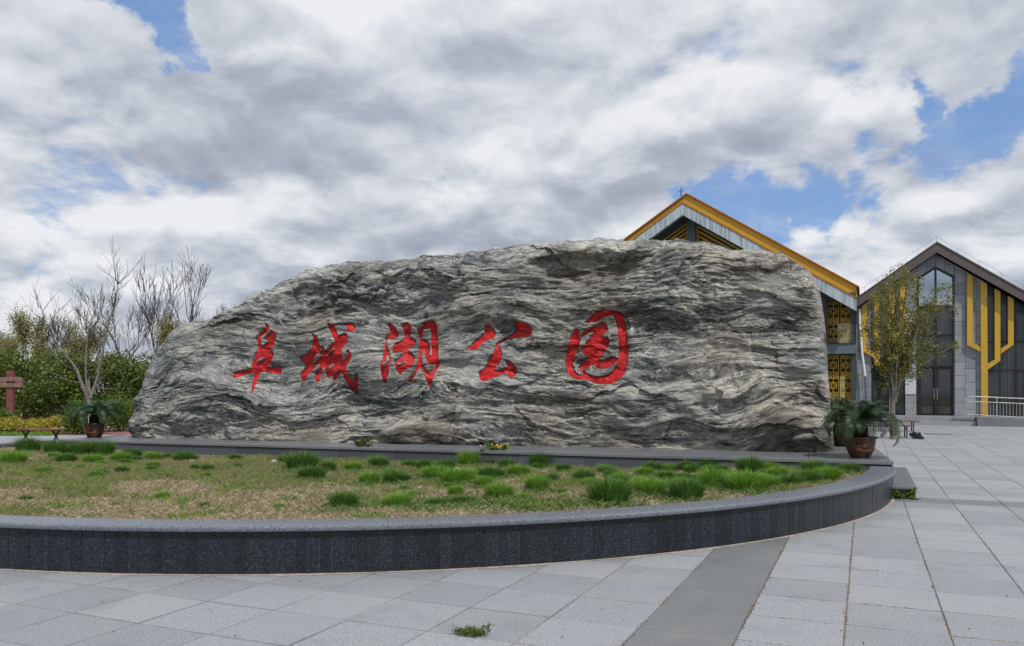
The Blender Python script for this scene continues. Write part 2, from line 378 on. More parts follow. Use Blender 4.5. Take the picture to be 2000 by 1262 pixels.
# ================================================================== ground and plaza
def sheet(name, pts, mat, kind='structure', z=None):
    m = meshd(name, [Vector((p[0], p[1], p[2] if z is None else z)) for p in pts], [tuple(range(len(pts)))])
    return tag(link(name, m, None, mat), kind=kind)
g = sheet('ground', [(-2500, -300), (2500, -300), (2500, 4500), (-2500, 4500)], M['ground'], z=-.075)
tag(g, 'rough dry ground with patches of grass behind the plaza', 'ground')
PCX, PCY, PR = -2.57, 16.36, 9.29            # centre and radius of the half-round planter
plaza = sheet('plaza', [(-30, -12), (45, -12), (45, 44), (-9, 44), (-9, 29.9), (-30, 29.9)], M['joint'], z=-.007)
tag(plaza, 'grey granite paved plaza in front of and beside the rock', 'plaza')
SL = .64; U0, V0 = -.767, 6.65
def in_plaza(x, y):
    return -29.6 < x < 44 and -11.6 < y < 43.5 and (y < 29.5 or x > -8.5)
def covered(x, y):          # under the planter or the rock platform
    dx, dy = x - PCX, y - PCY
    if dx * dx + dy * dy < (PR - .75)**2 and dx * .342 + dy * .94 < .4: return True
    return False
cells = []
for iu in range(-62, 72):
    for iv in range(-42, 92):
        uc, vc = U0 + (iu + .5) * SL, V0 + (iv + .5) * SL
        c = GU * uc + GV * vc
        if in_plaza(c.x, c.y) and not covered(c.x, c.y):
            px = 1000 + F * c.x / c.y if c.y > 1 else -9999; py = YH + F * CAMH / c.y if c.y > 1 else 9999
            vis = -60 < px < 2060 and py < 1310
            if vis and c.y > 13.5 and 60 < px < 1735: vis = False
            cells.append((0 if vis else 1, c.y if c.y > 0 else 99, iu, iv, c))
cells.sort(key=lambda k: k[:4])
dark_cell = lambda iu, iv: iu == -1 or iv == 10
rng = random.Random(3)
slabm = {}
for key, mt in (('a', 'slab'), ('d', 'slab_dark')):
    mb = MB().box((0, 0, -.025), (SL - .0045, SL - .0045, .05), .003); slabm[key] = meshd('paving_slab', mb.V, mb.F); slabm[key].materials.append(M[mt])
rest = {'a': MB(), 'd': MB()}
n_vis = 0
for k, (hid, _, iu, iv, c) in enumerate(cells):
    key = 'd' if dark_cell(iu, iv) else 'a'; dz = rng.uniform(-.0025, .001); rz = -GA + rng.gauss(0, .0012)
    if not hid and n_vis < 300:
        n_vis += 1
        link('paving_slab', slabm[key], plaza, loc=(c.x, c.y, dz), rot=(rng.gauss(0, .0012), rng.gauss(0, .0012), rz))
    else:
        R = Matrix.Translation((c.x, c.y, dz)) @ Matrix.Rotation(rz, 4, 'Z'); src = slabm[key]
        rest[key].add([R @ v.co for v in src.vertices], [tuple(p.vertices) for p in src.polygons])
for key, nm in (('a', 'outer_paving_slabs'), ('d', 'outer_dark_paving_slabs')):
    tag(rest[key].build(nm, M['slab' if key == 'a' else 'slab_dark'], plaza), kind='stuff')
path = sheet('red_path', [(-17.6, 30.3), (4, 30.3), (4, 36.5), (-17.9, 36.5)], M['red_path'], z=-.02)
tag(path, 'dull red path behind the potted palm on the left', 'path')

# ================================================================== planter wall
wall = tag(empty('planter_wall', (PCX, PCY, 0)), 'low curved dark granite wall round the lawn in front of the rock', 'wall')
A0, A1 = math.radians(-200.5), math.radians(-24.0)          # arc ends
def arc_ring(r0, r1, z0, z1, a0, a1, n, prof=None):
    mb = MB(); prof = prof or [(r1, z0), (r1, z1), (r0, z1), (r0, z0)]; k = len(prof); V = []; Fs = []
    for i in range(n + 1):
        a = a0 + (a1 - a0) * i / n
        V += [(r * math.cos(a), r * math.sin(a), z) for r, z in prof]
    for i in range(n):
        Fs += [(i * k + j, (i + 1) * k + j, (i + 1) * k + (j + 1) % k, i * k + (j + 1) % k) for j in range(k)]
    Fs += [tuple(range(k)), tuple(n * k + j for j in reversed(range(k)))]
    return mb.add(V, Fs)
fix_normals(arc_ring(PR - .27, PR - .0015, -.05, .375, A0, A1, 240).build('wall_core', M['mortar'], wall))
arcL = (A1 - A0) * PR; nt = int(arcL / .1055)
tm = MB().box((0, 0, .19), (arcL / nt - .0036, .016, .372), 0); tmesh = meshd('wall_tile', tm.V, tm.F); tmesh.materials.append(M['black_granite'])
for i in range(nt):
    a = A0 + (A1 - A0) * (i + .5) / nt; r = PR - .0045 + rng.uniform(-.0012, .0012)
    link('wall_tile', tmesh, wall, loc=(r * math.cos(a), r * math.sin(a), .001), rot=(0, 0, a + math.pi / 2 + rng.gauss(0, .004)))
nc = 31; da = (A1 - A0) / nc
cp = [(PR - .315, .377), (PR + .035, .377), (PR + .050, .384), (PR + .056, .400), (PR + .052, .416), (PR + .038, .427), (PR + .015, .431), (PR - .315, .431)]
co = arc_ring(0, 0, 0, 0, 0.00012, da - .00012, 8, cp).build('coping_stone', M['coping'], wall); fix_normals(co)
co.data.polygons.foreach_set('use_smooth', np.ones(len(co.data.polygons), bool)); co.data.set_sharp_from_angle(angle=math.radians(35))
co.rotation_euler.z = A0
for i in range(1, nc):
    c2 = co.copy(); COL.objects.link(c2); c2.rotation_euler = (0, 0, A0 + da * i)
s = arc_ring(PR - .01, PR + .05, .0, .0, A0, A1, 200, [(PR - .02, .001), (PR + .045, .0015), (PR - .02, .006)]).build('sand_line', M['sand'], wall)
V = np.array([v.co for v in s.data.vertices]); k = np.arange(len(V)) // 3
jr = np.where(np.arange(len(V)) % 3 == 1, .035 * perlin(k * .21, k * 0, 4) + .03 * perlin(k * .9, k * 0 + .5, 5), 0)
rr = np.hypot(V[:, 0], V[:, 1]); V[:, :2] *= ((rr + jr) / rr)[:, None]; s.data.vertices.foreach_set('co', V.astype(np.float32).ravel())

# ================================================================== rock platform
PL, PRt = Vector((-10.5, 18.7, 0)), Vector((6.0, 12.72, 0)); PZ = .5
pu = (PRt - PL).normalized(); pv = Vector((-pu.y, pu.x, 0)); plen = (PRt - PL).length; PDEP = 5.2
plat = tag(empty('rock_platform', PL, math.atan2(pu.y, pu.x)), 'long dark granite platform that carries the huge carved rock', 'platform')
MB().box((plen / 2, PDEP / 2 + .01, PZ / 2 - .04), (plen - .06, PDEP - .06, PZ - .02)).build('platform_core', M['wall_core'], plat)
nfp = 14; w = plen / nfp
fp = MB().box((0, 0, .215), (w - .006, .03, .43)); fpm = meshd('face_panel', fp.V, fp.F); fpm.materials.append(M['plinth_face'])
ts = MB().box((0, 0, 0), (w - .005, .5, .05), .006); tsm = meshd('top_slab', ts.V, ts.F); tsm.materials.append(M['plinth_top'])
tb = MB().box((0, 0, 0), (w - .005, 1.15, .05), .006); tbm = meshd('top_slab', tb.V, tb.F); tbm.materials.append(M['plinth_top'])
for i in range(nfp):
    x = (i + .5) * w
    link('face_panel', fpm, plat, loc=(x, .016 + rng.uniform(-.003, .003), 0))
    link('top_slab', tsm, plat, loc=(x, .225, PZ - .025 + rng.uniform(-.001, .001)))
    for j in range(4): link('top_slab', tbm, plat, loc=(x, .48 + 1.155 * j + .575, PZ - .025 + rng.uniform(-.001, .001)))
side = MB().box((0, 0, .215), (.03, PDEP - .04, .43)); 
for x in (.016, plen - .016): side.build('side_panel', M['plinth_face'], plat, loc=(x, PDEP / 2, 0)); 
# the low step beside the platform
stepo = tag(empty('granite_step', GU * .70 + GV * 13.5, -GA), 'low dark granite step at the right end of the curved wall', 'step')
MB().box((-.5, 1.75, .05), (.98, 3.46, .19)).build('step_core', M['plinth_face'], stepo)
MB().box((-.5, .62, .15), (1.02, 1.28, .03), .004).build('step_slab', M['plinth_top'], stepo); MB().box((-.5, 2.4, .15), (1.02, 2.26, .03), .004).build('step_slab', M['plinth_top'], stepo)

# ================================================================== lawn soil
def lawn_z(x, y):
    return .35 - .085 * sstep(PR - np.hypot(np.asarray(x) - PCX, np.asarray(y) - PCY), 1., 5.) - .03 + .035 * fbm(np.asarray(x) * .55, np.asarray(y) * .55, 3, 11) + .13 * np.exp(-((np.asarray(x) - .45)**2 + (np.asarray(y) - 10.9)**2 * .8) / .7) * .8
def in_lawn(x, y, m=0.):
    x = np.asarray(x); y = np.asarray(y)
    dx, dy = x - PCX, y - PCY
    side = (x - PL.x) * pv.x + (y - PL.y) * pv.y
    return (dx * dx + dy * dy < (PR - .30 - m)**2) & (side < .0 - m)
nr_, na_ = 60, 160; LV = []; LF = []
for i in range(nr_ + 1):
    for j in range(na_ + 1):
        a = A0 - .25 + (A1 - A0 + .5) * j / na_; r = (PR - .29) * i / nr_
        x, y = PCX + r * math.cos(a), PCY + r * math.sin(a); LV.append((x, y, 0))
LV = np.array(LV, float); LV[:, 2] = lawn_z(LV[:, 0], LV[:, 1])
for i in range(nr_):
    for j in range(na_):
        q = (i * (na_ + 1) + j, (i + 1) * (na_ + 1) + j, (i + 1) * (na_ + 1) + j + 1, i * (na_ + 1) + j + 1)
        cx, cy = LV[list(q), :2].mean(0)
        if (cx - PL.x) * pv.x + (cy - PL.y) * pv.y < .25: LF.append(q)
lawn = tag(link('lawn', meshd('lawn', LV, np.array(LF), True), None, M['soil']), 'dry patchy lawn inside the curved wall in front of the rock', 'lawn', kind='structure')

# ================================================================== the rock
RL, RR = Vector((-9.2, 19.3, 0)), Vector((5.8, 14.5, 0)); ru = (RR - RL).normalized(); rin = Vector((-ru.y, ru.x, 0)); RLEN = (RR - RL).length
Z0 = .47
def px2sz(px, py, off):
    k = (np.asarray(px, float) - 1000) / F
    s = (k * (RL.y + rin.y * off) - RL.x - rin.x * off) / (ru.x - k * ru.y)
    d = RL.y + ru.y * s + rin.y * off
    return s, CAMH - (np.asarray(py, float) - YH) * d / F
SIL = [(250, 800), (262, 785), (275, 768), (290, 745), (299, 722), (303, 702), (318, 680), (340, 655), (365, 632), (395, 626), (425, 627), (445, 612), (462, 602), (482, 592), (500, 575), (520, 567), (545, 559), (560, 548), (590, 540), (615, 526), (650, 520), (690, 513), (740, 510), (800, 508), (840, 500), (880, 498), (920, 492), (960, 486), (1000, 481), (1050, 476), (1100, 472), (1150, 470), (1200, 468), (1240, 469), (1290, 470), (1330, 470), (1380, 474), (1420, 486), (1450, 489), (1500, 491), (1525, 497), (1560, 514), (1580, 530), (1597, 553), (1602, 563)]
def off_smooth(a, t):
    q = np.clip((t - .86) / .14, 0, 1); o = .30 * t + .55 * (1 - np.sqrt(np.maximum(0, 1 - q * q)))
    q = np.clip((a - .978) / .022, 0, 1); o = o + .55 * (1 - np.sqrt(np.maximum(0, 1 - q * q)))
    q = np.clip((.035 - a) / .035, 0, 1); o = o + .6 * (1 - np.sqrt(np.maximum(0, 1 - q * q)))
    return o + .5 * (1 - sstep(a, 0, .38)) * t * t
def off_sil(a): return off_smooth(np.clip(a, .035, .978), np.ones_like(a)) - .35 * (1 - sstep(a, 0, .12))
_sp = np.array(SIL, float); silS, silZ = px2sz(_sp[:, 0], _sp[:, 1], 1.)
for _ in range(8):
    silS, silZ = px2sz(_sp[:, 0], _sp[:, 1], off_sil((silS - silS[0]) / (silS[-1] - silS[0])))
sB0, _ = px2sz(234, 857, -.02); sB1, _ = px2sz(1632, 885, .35)
def Hs(s): return np.interp(s, silS, silZ)
def amap(a): return sB0 + (sB1 - sB0) * a, silS[0] + (silS[-1] - silS[0]) * a
def inv_at(s, z):
    a = np.clip((s - sB0) / (sB1 - sB0), 0, 1); t = np.full_like(a, .5)
    for _ in range(8):
        b, tt = amap(a); H = Hs(tt); t = np.clip((z - Z0) / (H - Z0), 0, 1)
        a = np.clip(a + (s - (b + (tt - b) * t)) / (sB1 - sB0), 0, 1)
    return a, t
def feat(px, py): return px2sz(px, py, .35)
def ell(s, z, px, py, rx, ry, soft=.5):
    c = feat(px, py); e, _ = feat(px + rx, py); rs = e - c[0]; rz = feat(px, py - ry)[1] - c[1]
    r = np.sqrt(((s - c[0]) / rs)**2 + ((z - c[1]) / rz)**2); return 1 - sstep(r, 1 - soft, 1.0)
def ewarp(s, z): return s + .22 * fbm(s * .9, z * 1.3, 4, 111, .6), z + .10 * fbm(s * 1.1, z * 1.6, 4, 117, .6)
def strata(s, z):
    w = .24 * fbm(s * .24, z * .5, 3, 21) + .075 * fbm(s * .7, z * 1.3, 3, 31) + .016 * fbm(s * 2.6, z * 3.5, 2, 41)
    for (px, py, rx, ry, amp) in [(1540, 815, 130, 120, -.30), (1560, 860, 160, 60, -.12), (1230, 690, 240, 160, .16), (560, 790, 170, 60, .15), (870, 830, 130, 70, -.18), (1330, 790, 220, 80, .18), (430, 800, 140, 60, -.18), (970, 600, 160, 80, -.20), (1160, 520, 160, 60, .2), (560, 640, 140, 90, .10), (720, 640, 150, 70, -.06)]:
        w = w + amp * ell(s, z, px, py, rx, ry, .98)
    return z + w
def billow(s, z, f, seed, o=3):
    r = 0; A = 1.
    for i in range(o): r = r + A * np.abs(perlin(s * f * 2**i, z * f * 2**i, seed + i)); A *= .5
    return r
def layers(s, y, k, seed, fs, sharp=.22):
    """broken beds: every layer sticks out by its own amount, with a crisp lip"""
    q = y * k + .9 * perlin(s * fs * .6, y * k * .13, seed); i = np.floor(q); f = q - i
    a0 = perlin(s * fs + i * 7.13, i * 1.37, seed + 1) + .6 * perlin(s * fs * 3.1 + i * 3.3, i * 2.1, seed + 2)
    a1 = perlin(s * fs + (i + 1) * 7.13, (i + 1) * 1.37, seed + 1) + .6 * perlin(s * fs * 3.1 + (i + 1) * 3.3, (i + 1) * 2.1, seed + 2)
    return a0 + (a1 - a0) * sstep(f, 1 - sharp, 1)
_cr = np.random.default_rng(77).random((4, 256))
def facets(s, y, fs, fz, seed):
    """angular breaks: flat-faced blocks, each tilted its own way; returns relief, distance to the nearest break, a random value per block"""
    x = s * fs + seed * 3.7; q = y * fz + seed * 1.9; xi = np.floor(x).astype(int); yi = np.floor(q).astype(int)
    F1 = np.full(x.shape, 9.); F2 = np.full(x.shape, 9.); tilt = np.zeros(x.shape); rnd = np.zeros(x.shape)
    for dx in (-1, 0, 1):
        for dy in (-1, 0, 1):
            h = _perm[(_perm[(xi + dx) & 255] + yi + dy) & 255]; ex = x - (xi + dx + _cr[0][h]); ey = q - (yi + dy + _cr[1][h]); d = np.hypot(ex, ey); n = d < F1
            F2 = np.where(n, F1, np.minimum(F2, d)); F1 = np.where(n, d, F1)
            tilt = np.where(n, (_cr[2][h] - .5) * ex + (_cr[3][h] - .45) * ey * 1.3 + (_cr[0][h] - .5) * .5, tilt); rnd = np.where(n, _cr[1][h], rnd)
    return tilt, F2 - F1, rnd
def disp(s, z, fine=True):
    """towards the viewer"""
    y = strata(s, z)
    d = .17 * fbm(s * .42, z * .8, 3, 51) + .05 * fbm(s * .55, y * 2.2, 3, 61)
    ripples = sstep(fbm(s * .45, z * .8, 3, 77), -.45, .35)
    calm = 1 - .55 * sstep(z, 1.7, 2.1) * (1 - sstep(z, 3.0, 3.4)) * (1 - sstep(s, 8.8, 10.5))
    d += .056 * layers(s, y, 3.6, 63, .6, .16) * (.35 + .65 * calm)
    sj = s + .10 * fbm(s * 2.2, z * 3., 3, 121); yj = y + .05 * fbm(s * 2.8, z * 3.4, 3, 125)
    d += .17 * facets(sj, yj, .62, 1.9, 1)[0] * (.12 + .88 * calm * calm)
    if fine:
        d += .055 * facets(sj, yj, 2.3, 6.5, 2)[0] * calm * (.3 + .9 * ripples)
        d += (.026 * layers(s, y, 11, 66, 1.1, .22) + .014 * layers(s, y, 27, 69, 3.4, .3) + .006 * perlin(s * 7, y * 40, 83)) * (.35 + .85 * ripples) * calm
        d += .028 * (billow(s, z * 1.5, 3.0, 91, 5) - .5) * (.5 + .6 * (1 - ripples)) * calm
    s, z = ewarp(s, z)
    rough = np.maximum(ell(s, z, 690, 585, 150, 42, .8), .8 * ell(s, z, 880, 545, 110, 28, .9)); rough = np.maximum(rough, .7 * ell(s, z, 1380, 545, 130, 30, .9))
    d += rough * (.30 * billow(s * .8, z, 2.2, 95, 4) - .14)
    hol = ell(s, z, 1150, 520, 150, 32, .55); d -= .24 * hol * (1 + .3 * fbm(s * 1.5, z * 2, 2, 97))
    d -= .22 * ell(s, z, 960, 655, 110, 45, .9)
    d += .26 * ell(s, z, 1530, 850, 150, 70, .85) - .22 * ell(s, z, 1590, 800, 60, 60, .95)
    d += .28 * ell(s, z, 830, 850, 90, 36, .7) + .16 * ell(s, z, 930, 850, 60, 40, .8) - .14 * ell(s, z, 760, 800, 120, 30, .9)
    d += .20 * ell(s, z, 560, 860, 170, 34, .8) + .15 * ell(s, z, 330, 820, 90, 60, .9)
    d -= .30 * (1 - sstep(z, Z0, 1.05)) * (.6 + .5 * perlin(s * .5, s * 0, 99))
    return d
def surf_off(s, z, a, t, fine=True):
    fade = 1 - .75 * sstep(t, .93, 1.0); fade = fade * (1 - .6 * sstep(a, .985, 1)) * (1 - .6 * (1 - sstep(a, 0, .02)))
    return off_smooth(a, t) - disp(s, z, fine) * fade

# carved characters, outlines in sub-pixel units of five 160-pixel squares
GL = [
 ((440, 620), [[(597,85),(612,100),(650,120),(668,155),(662,190),(640,225),(600,255),(548,295),(522,325),(535,350),(545,390),(545,430),(570,440),(605,425),(640,390),(660,355),(620,350),(580,325),(620,285),(660,240),(700,210),(745,225),(785,290),(770,340),(740,410),(715,460),(670,500),(700,515),(740,540),(745,575),(735,610),(700,650),(685,700),(665,745),(600,765),(650,775),(720,762),(800,755),(845,780),(865,830),(835,878),(760,865),(650,845),(560,830),(525,840),(510,900),(470,1010),(440,1100),(400,1175),(380,1160),(390,1060),(415,940),(435,860),(420,845),(330,865),(220,910),(120,945),(98,915),(120,855),(200,830),(300,810),(400,798),(380,755),(400,710),(425,650),(450,560),(485,500),(490,430),(482,370),(455,335),(475,295),(540,235),(590,170),(605,130)]],
  [[(445,695),(480,660),(560,620),(628,598),(600,640),(560,670),(500,695)]]),
 ((570, 620), [[(305,255),(345,275),(380,310),(400,350),(400,415),(435,440),(435,490),(405,540),(365,570),(330,640),(310,700),(315,720),(360,690),(410,620),(440,590),(450,500),(462,435),(475,440),(490,500),(500,560),(510,540),(540,480),(600,420),(655,370),(610,290),(570,200),(540,105),(560,95),(620,120),(660,160),(690,240),(700,300),(760,265),(820,245),(850,290),(845,340),(810,420),(760,460),(745,500),(760,570),(785,680),(810,650),(830,580),(838,505),(870,520),(905,590),(890,650),(850,720),(825,790),(830,840),(880,930),(930,990),(960,960),(990,870),(1010,880),(1010,1000),(1005,1190),(980,1185),(900,1090),(820,970),(770,870),(750,855),(720,890),(660,965),(630,970),(612,910),(650,890),(700,850),(742,795),(715,805),(660,840),(600,910),(550,940),(525,920),(505,850),(490,770),(470,760),(455,800),(440,880),(410,980),(375,1000),(345,980),(340,920),(370,850),(415,780),(415,720),(395,715),(360,740),(320,800),(250,860),(205,950),(150,975),(125,950),(115,880),(150,830),(200,780),(210,720),(160,690),(125,640),(105,595),(170,600),(230,550),(290,490),(300,420),(310,350),(300,280)],
   [(795,90),(860,85),(925,85),(950,120),(965,170),(945,220),(820,215),(845,180),(820,130)]],
  [[(525,605),(545,560),(600,500),(650,460),(640,500),(600,560),(550,610)],[(555,770),(580,730),(635,695),(630,740),(600,795),(570,800)]]),
 ((720, 610), [[(280,185),(320,180),(380,215),(430,270),(455,340),(435,395),(330,400),(280,405),(270,470),(290,560),(310,610),(285,660),(260,690),(255,760),(215,770),(215,860),(232,888),(265,790),(300,765),(305,660),(325,640),(330,760),(300,790),(295,940),(265,1090),(240,1090),(195,1020),(170,920),(168,780),(200,750),(205,640),(225,590),(240,480),(255,400),(310,340),(320,290),(300,220)],
   [(505,190),(545,165),(590,170),(625,200),(645,250),(630,320),(635,390),(690,400),(725,450),(700,490),(640,520),(610,560),(600,610),(650,630),(695,680),(690,780),(640,830),(560,890),(490,920),(485,960),(460,960),(410,890),(390,800),(385,730),(430,735),(520,650),(535,625),(470,610),(350,620),(360,550),(400,480),(510,440),(540,400),(535,300),(515,240)],
   [(735,260),(800,235),(850,170),(920,128),(985,130),(1030,170),(1050,230),(1050,400),(1060,640),(1085,790),(1060,850),(1000,960),(965,1110),(940,1150),(900,1100),(850,970),(790,840),(750,880),(700,980),(645,1085),(595,1060),(660,990),(710,860),(745,760),(760,600),(765,480),(770,380),(760,300)]],
  [[(428,770),(560,742),(568,775),(500,800),(455,840)],[(830,265),(945,235),(950,330),(950,480),(960,640),(955,690),(925,660),(935,520),(910,450),(860,435),(815,430),(830,340)],[(820,580),(850,575),(860,660),(890,770),(940,805),(1000,790),(1005,850),(920,950),(860,860),(815,790),(810,680)]]),
 ((900, 610), [[(365,195),(400,190),(470,230),(520,290),(535,320),(515,370),(440,410),(350,440),(300,500),(230,570),(100,580),(90,550),(160,500),(220,430),(290,385),(350,330),(375,270)],
   [(805,155),(880,150),(970,165),(1040,190),(1075,230),(1080,300),(1060,370),(920,380),(780,400),(690,420),(620,460),(580,490),(600,580),(630,640),(620,700),(580,780),(520,850),(485,895),(560,900),(640,880),(715,855),(690,780),(680,735),(740,755),(810,810),(855,860),(850,930),(820,990),(780,1020),(730,1015),(715,930),(620,960),(500,1000),(400,1050),(320,1065),(280,1030),(265,960),(290,910),(370,860),(410,780),(450,700),(500,620),(520,530),(560,470),(650,415),(740,370),(820,310),(860,240)]], []),
 ((1085, 600), [[(310,325),(345,360),(360,450),(365,570),(320,660),(280,760),(260,880),(270,960),(310,1020),(360,1045),(420,1050),(380,970),(350,915),(375,915),(420,985),(500,1040),(600,1075),(720,1070),(830,1030),(910,960),(960,860),(970,740),(970,600),(965,450),(950,300),(920,180),(870,110),(780,130),(690,180),(640,220),(440,245),(500,190),(560,120),(640,65),(760,45),(880,50),(980,70),(1040,130),(1070,250),(1090,420),(1110,600),(1105,800),(1090,930),(1040,1050),(950,1130),(850,1180),(700,1190),(580,1160),(450,1105),(340,1120),(250,1090),(180,1020),(150,900),(155,750),(200,580),(220,470),(270,380)],
   [(380,430),(440,370),(560,300),(680,250),(750,245),(795,300),(780,370),(720,430),(700,460),(790,460),(825,510),(810,590),(740,690),(690,760),(630,820),(700,825),(800,800),(870,760),(940,780),(960,815),(900,870),(800,930),(700,945),(640,930),(570,870),(500,920),(430,955),(385,960),(385,890),(400,830),(490,780),(555,690),(500,730),(450,745),(415,700),(405,620),(450,570),(520,500),(570,410),(580,375),(500,390),(390,460)]], [])]
def chaikin(P):
    P = np.array(P, float); Q = np.roll(P, -1, 0); return np.stack([.82 * P + .18 * Q, .18 * P + .82 * Q], 1).reshape(-1, 2)
def to_face(P):
    off = np.full(len(P), .35)
    for _ in range(6):
        s, z = px2sz(P[:, 0], P[:, 1], off); a, t = inv_at(s, z); off = surf_off(s, z, a, t, False)
    return np.stack([s, z], 1)
def poly_sdf(P, x, y):
    A, B = P, np.roll(P, -1, 0); d2 = np.full(x.shape, 1e9); ins = np.zeros(x.shape, bool)
    for (ax, ay), (bx, by) in zip(A, B):
        ex, ey = bx - ax, by - ay; L = ex * ex + ey * ey + 1e-12; h = np.clip(((x - ax) * ex + (y - ay) * ey) / L, 0, 1)
        d2 = np.minimum(d2, (x - ax - h * ex)**2 + (y - ay - h * ey)**2)
        ins ^= ((ay > y) != (by > y)) & (x < ex * (y - ay) / (by - ay + 1e-15) + ax)
    return np.where(ins, -1, 1) * np.sqrt(d2)
chars = []
for (ox, oy), pos_, neg_ in GL:
    cv = lambda P: to_face(chaikin(np.array(P, float) / 7.8875 + np.array((ox, oy))))
    chars.append(([cv(p) for p in pos_], [cv(p) for p in neg_]))
def char_sdf(ch, x, y):
    d = np.full(x.shape, 9.)
    for P in ch[0]: d = np.minimum(d, poly_sdf(P, x, y))
    for P in ch[1]: d = np.maximum(d, -poly_sdf(P, x, y))
    return d
NA, NT_ = 1080, 300
av = np.linspace(0, 1, NA); av = av + .0 ; tv = np.linspace(0, 1, NT_)
# denser columns towards the rounded ends
e = .5 - .5 * np.cos(np.pi * av); av = .72 * av + .28 * e
tv = 1 - (1 - tv)**1.12
Ag, Tg = np.meshgrid(av, tv, indexing='xy')
b_, t_ = amap(Ag); Hg = Hs(t_)
Sg = b_ + (t_ - b_) * Tg; Zg = Z0 + (Hg - Z0) * Tg
Og = surf_off(Sg, Zg, Ag, Tg)
for ch in chars:
    allp = np.concatenate(ch[0]); lo, hi = allp.min(0) - .1, allp.max(0) + .1
    m = (Sg > lo[0]) & (Sg < hi[0]) & (Zg > lo[1]) & (Zg < hi[1])
    d = char_sdf(ch, Sg[m], Zg[m]); Og[m] += .14 * (1 - sstep(d, -.006, .014))
Zt = Zg + sstep(Tg, .8, 1) * (.048 * fbm(Sg * 1.9, Tg * 2, 5, 13, .55) + .02 * perlin(Sg * 11, Tg * 12, 14)) + .03 * disp(Sg, Zg) * sstep(Tg, .05, .3)
Px = RL.x + ru.x * Sg + rin.x * Og; Py = RL.y + ru.y * Sg + rin.y * Og
front = np.stack([Px, Py, Zt], -1)
# over the top and down the back
NB = 26; back = []; backs = []
topS, topO, topZ = Sg[-1], Og[-1], Zt[-1]
thick = 1.6 * np.sqrt(np.clip(1 - (2 * av - 1)**6, 0, 1)) + .05
for i in range(1, NB + 1):
    q = i / NB; th = q * math.pi / 2
    o = topO + thick * np.sin(th)**.8; z = Z0 + (topZ - Z0) * np.cos(th)**.7 if i < NB else np.full_like(topZ, Z0)
    ss = topS + (amap(av)[0] - topS) * q
    nz = .14 * fbm(ss * .9 + 5, o * 1.1 + q * 3, 4, 15) * math.sin(math.pi * min(1, q * 1.02))
    o = o + nz; z = z + nz * .5
    back.append(np.stack([RL.x + ru.x * ss + rin.x * o, RL.y + ru.y * ss + rin.y * o, z], -1)); backs.append(np.stack([ss, o, strata(ss, z)], -1))
allv = np.concatenate([front, np.array(back)], 0); NRr = NT_ + NB
idx = np.arange(NRr * NA).reshape(NRr, NA)
fq = np.stack([idx[:-1, :-1], idx[:-1, 1:], idx[1:, 1:], idx[1:, :-1]], -1).reshape(-1, 4)
mr = meshd('inscribed_rock', allv.reshape(-1, 3), fq, True)
att = mr.attributes.new('strata', 'FLOAT_VECTOR', 'POINT')
sa = np.concatenate([np.stack([Sg, Og, strata(Sg, Zg)], -1), np.array(backs)], 0)
att.data.foreach_set('vector', sa.astype(np.float32).ravel())
def fattr(name, front_vals):
    a = mr.attributes.new(name, 'FLOAT', 'POINT'); full = np.zeros((NRr, NA), np.float32); full[:NT_] = front_vals; a.data.foreach_set('value', full.ravel())
k = np.clip(Sg / RLEN, 0, 1)
fattr('warmth', .10 * sstep(k, .45, .95) + .10 * (1 - sstep(Zg, .6, 1.7)) + .10 * ell(Sg, Zg, 1150, 525, 170, 40, .7) - .01)
Sw, Zw = ewarp(Sg, Zg)
bare = np.maximum(.85 * ell(Sw, Zw, 1540, 845, 90, 60, .7), .5 * ell(Sw, Zw, 1150, 522, 140, 30, .6)); bare = np.maximum(bare, .85 * ell(Sw, Zw, 850, 850, 100, 30, .6)); bare = np.maximum(bare, .7 * ell(Sw, Zw, 1560, 905, 260, 60, .7)); bare = np.maximum(bare, .6 * ell(Sw, Zw, 1100, 880, 200, 45, .8)); bare = np.maximum(bare, .5 * ell(Sw, Zw, 640, 860, 120, 30, .8))
bare = bare * (.55 + .75 * sstep(fbm(Sg * 1.3, Zg * 2.5, 4, 17), -.25, .3)); fattr('bare', np.clip(bare, 0, .95))
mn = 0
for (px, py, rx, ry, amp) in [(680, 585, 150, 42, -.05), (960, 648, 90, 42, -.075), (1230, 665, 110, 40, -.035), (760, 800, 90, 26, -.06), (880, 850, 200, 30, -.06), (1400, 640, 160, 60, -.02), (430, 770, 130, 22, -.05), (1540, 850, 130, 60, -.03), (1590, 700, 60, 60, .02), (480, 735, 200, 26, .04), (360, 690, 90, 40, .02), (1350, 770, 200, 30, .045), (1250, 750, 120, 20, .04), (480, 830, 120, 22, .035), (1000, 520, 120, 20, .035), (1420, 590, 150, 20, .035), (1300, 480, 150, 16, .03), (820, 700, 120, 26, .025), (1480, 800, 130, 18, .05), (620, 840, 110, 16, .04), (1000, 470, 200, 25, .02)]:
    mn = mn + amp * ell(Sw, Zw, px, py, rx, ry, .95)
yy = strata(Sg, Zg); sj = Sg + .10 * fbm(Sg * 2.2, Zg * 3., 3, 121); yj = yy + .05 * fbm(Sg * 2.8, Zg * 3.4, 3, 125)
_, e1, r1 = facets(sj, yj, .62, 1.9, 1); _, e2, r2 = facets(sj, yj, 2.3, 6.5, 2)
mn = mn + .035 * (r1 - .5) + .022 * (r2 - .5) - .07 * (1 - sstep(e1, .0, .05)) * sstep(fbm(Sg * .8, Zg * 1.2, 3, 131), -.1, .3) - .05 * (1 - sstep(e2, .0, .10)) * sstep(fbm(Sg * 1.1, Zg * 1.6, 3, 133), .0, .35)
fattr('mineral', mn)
seam = np.zeros_like(Sg)
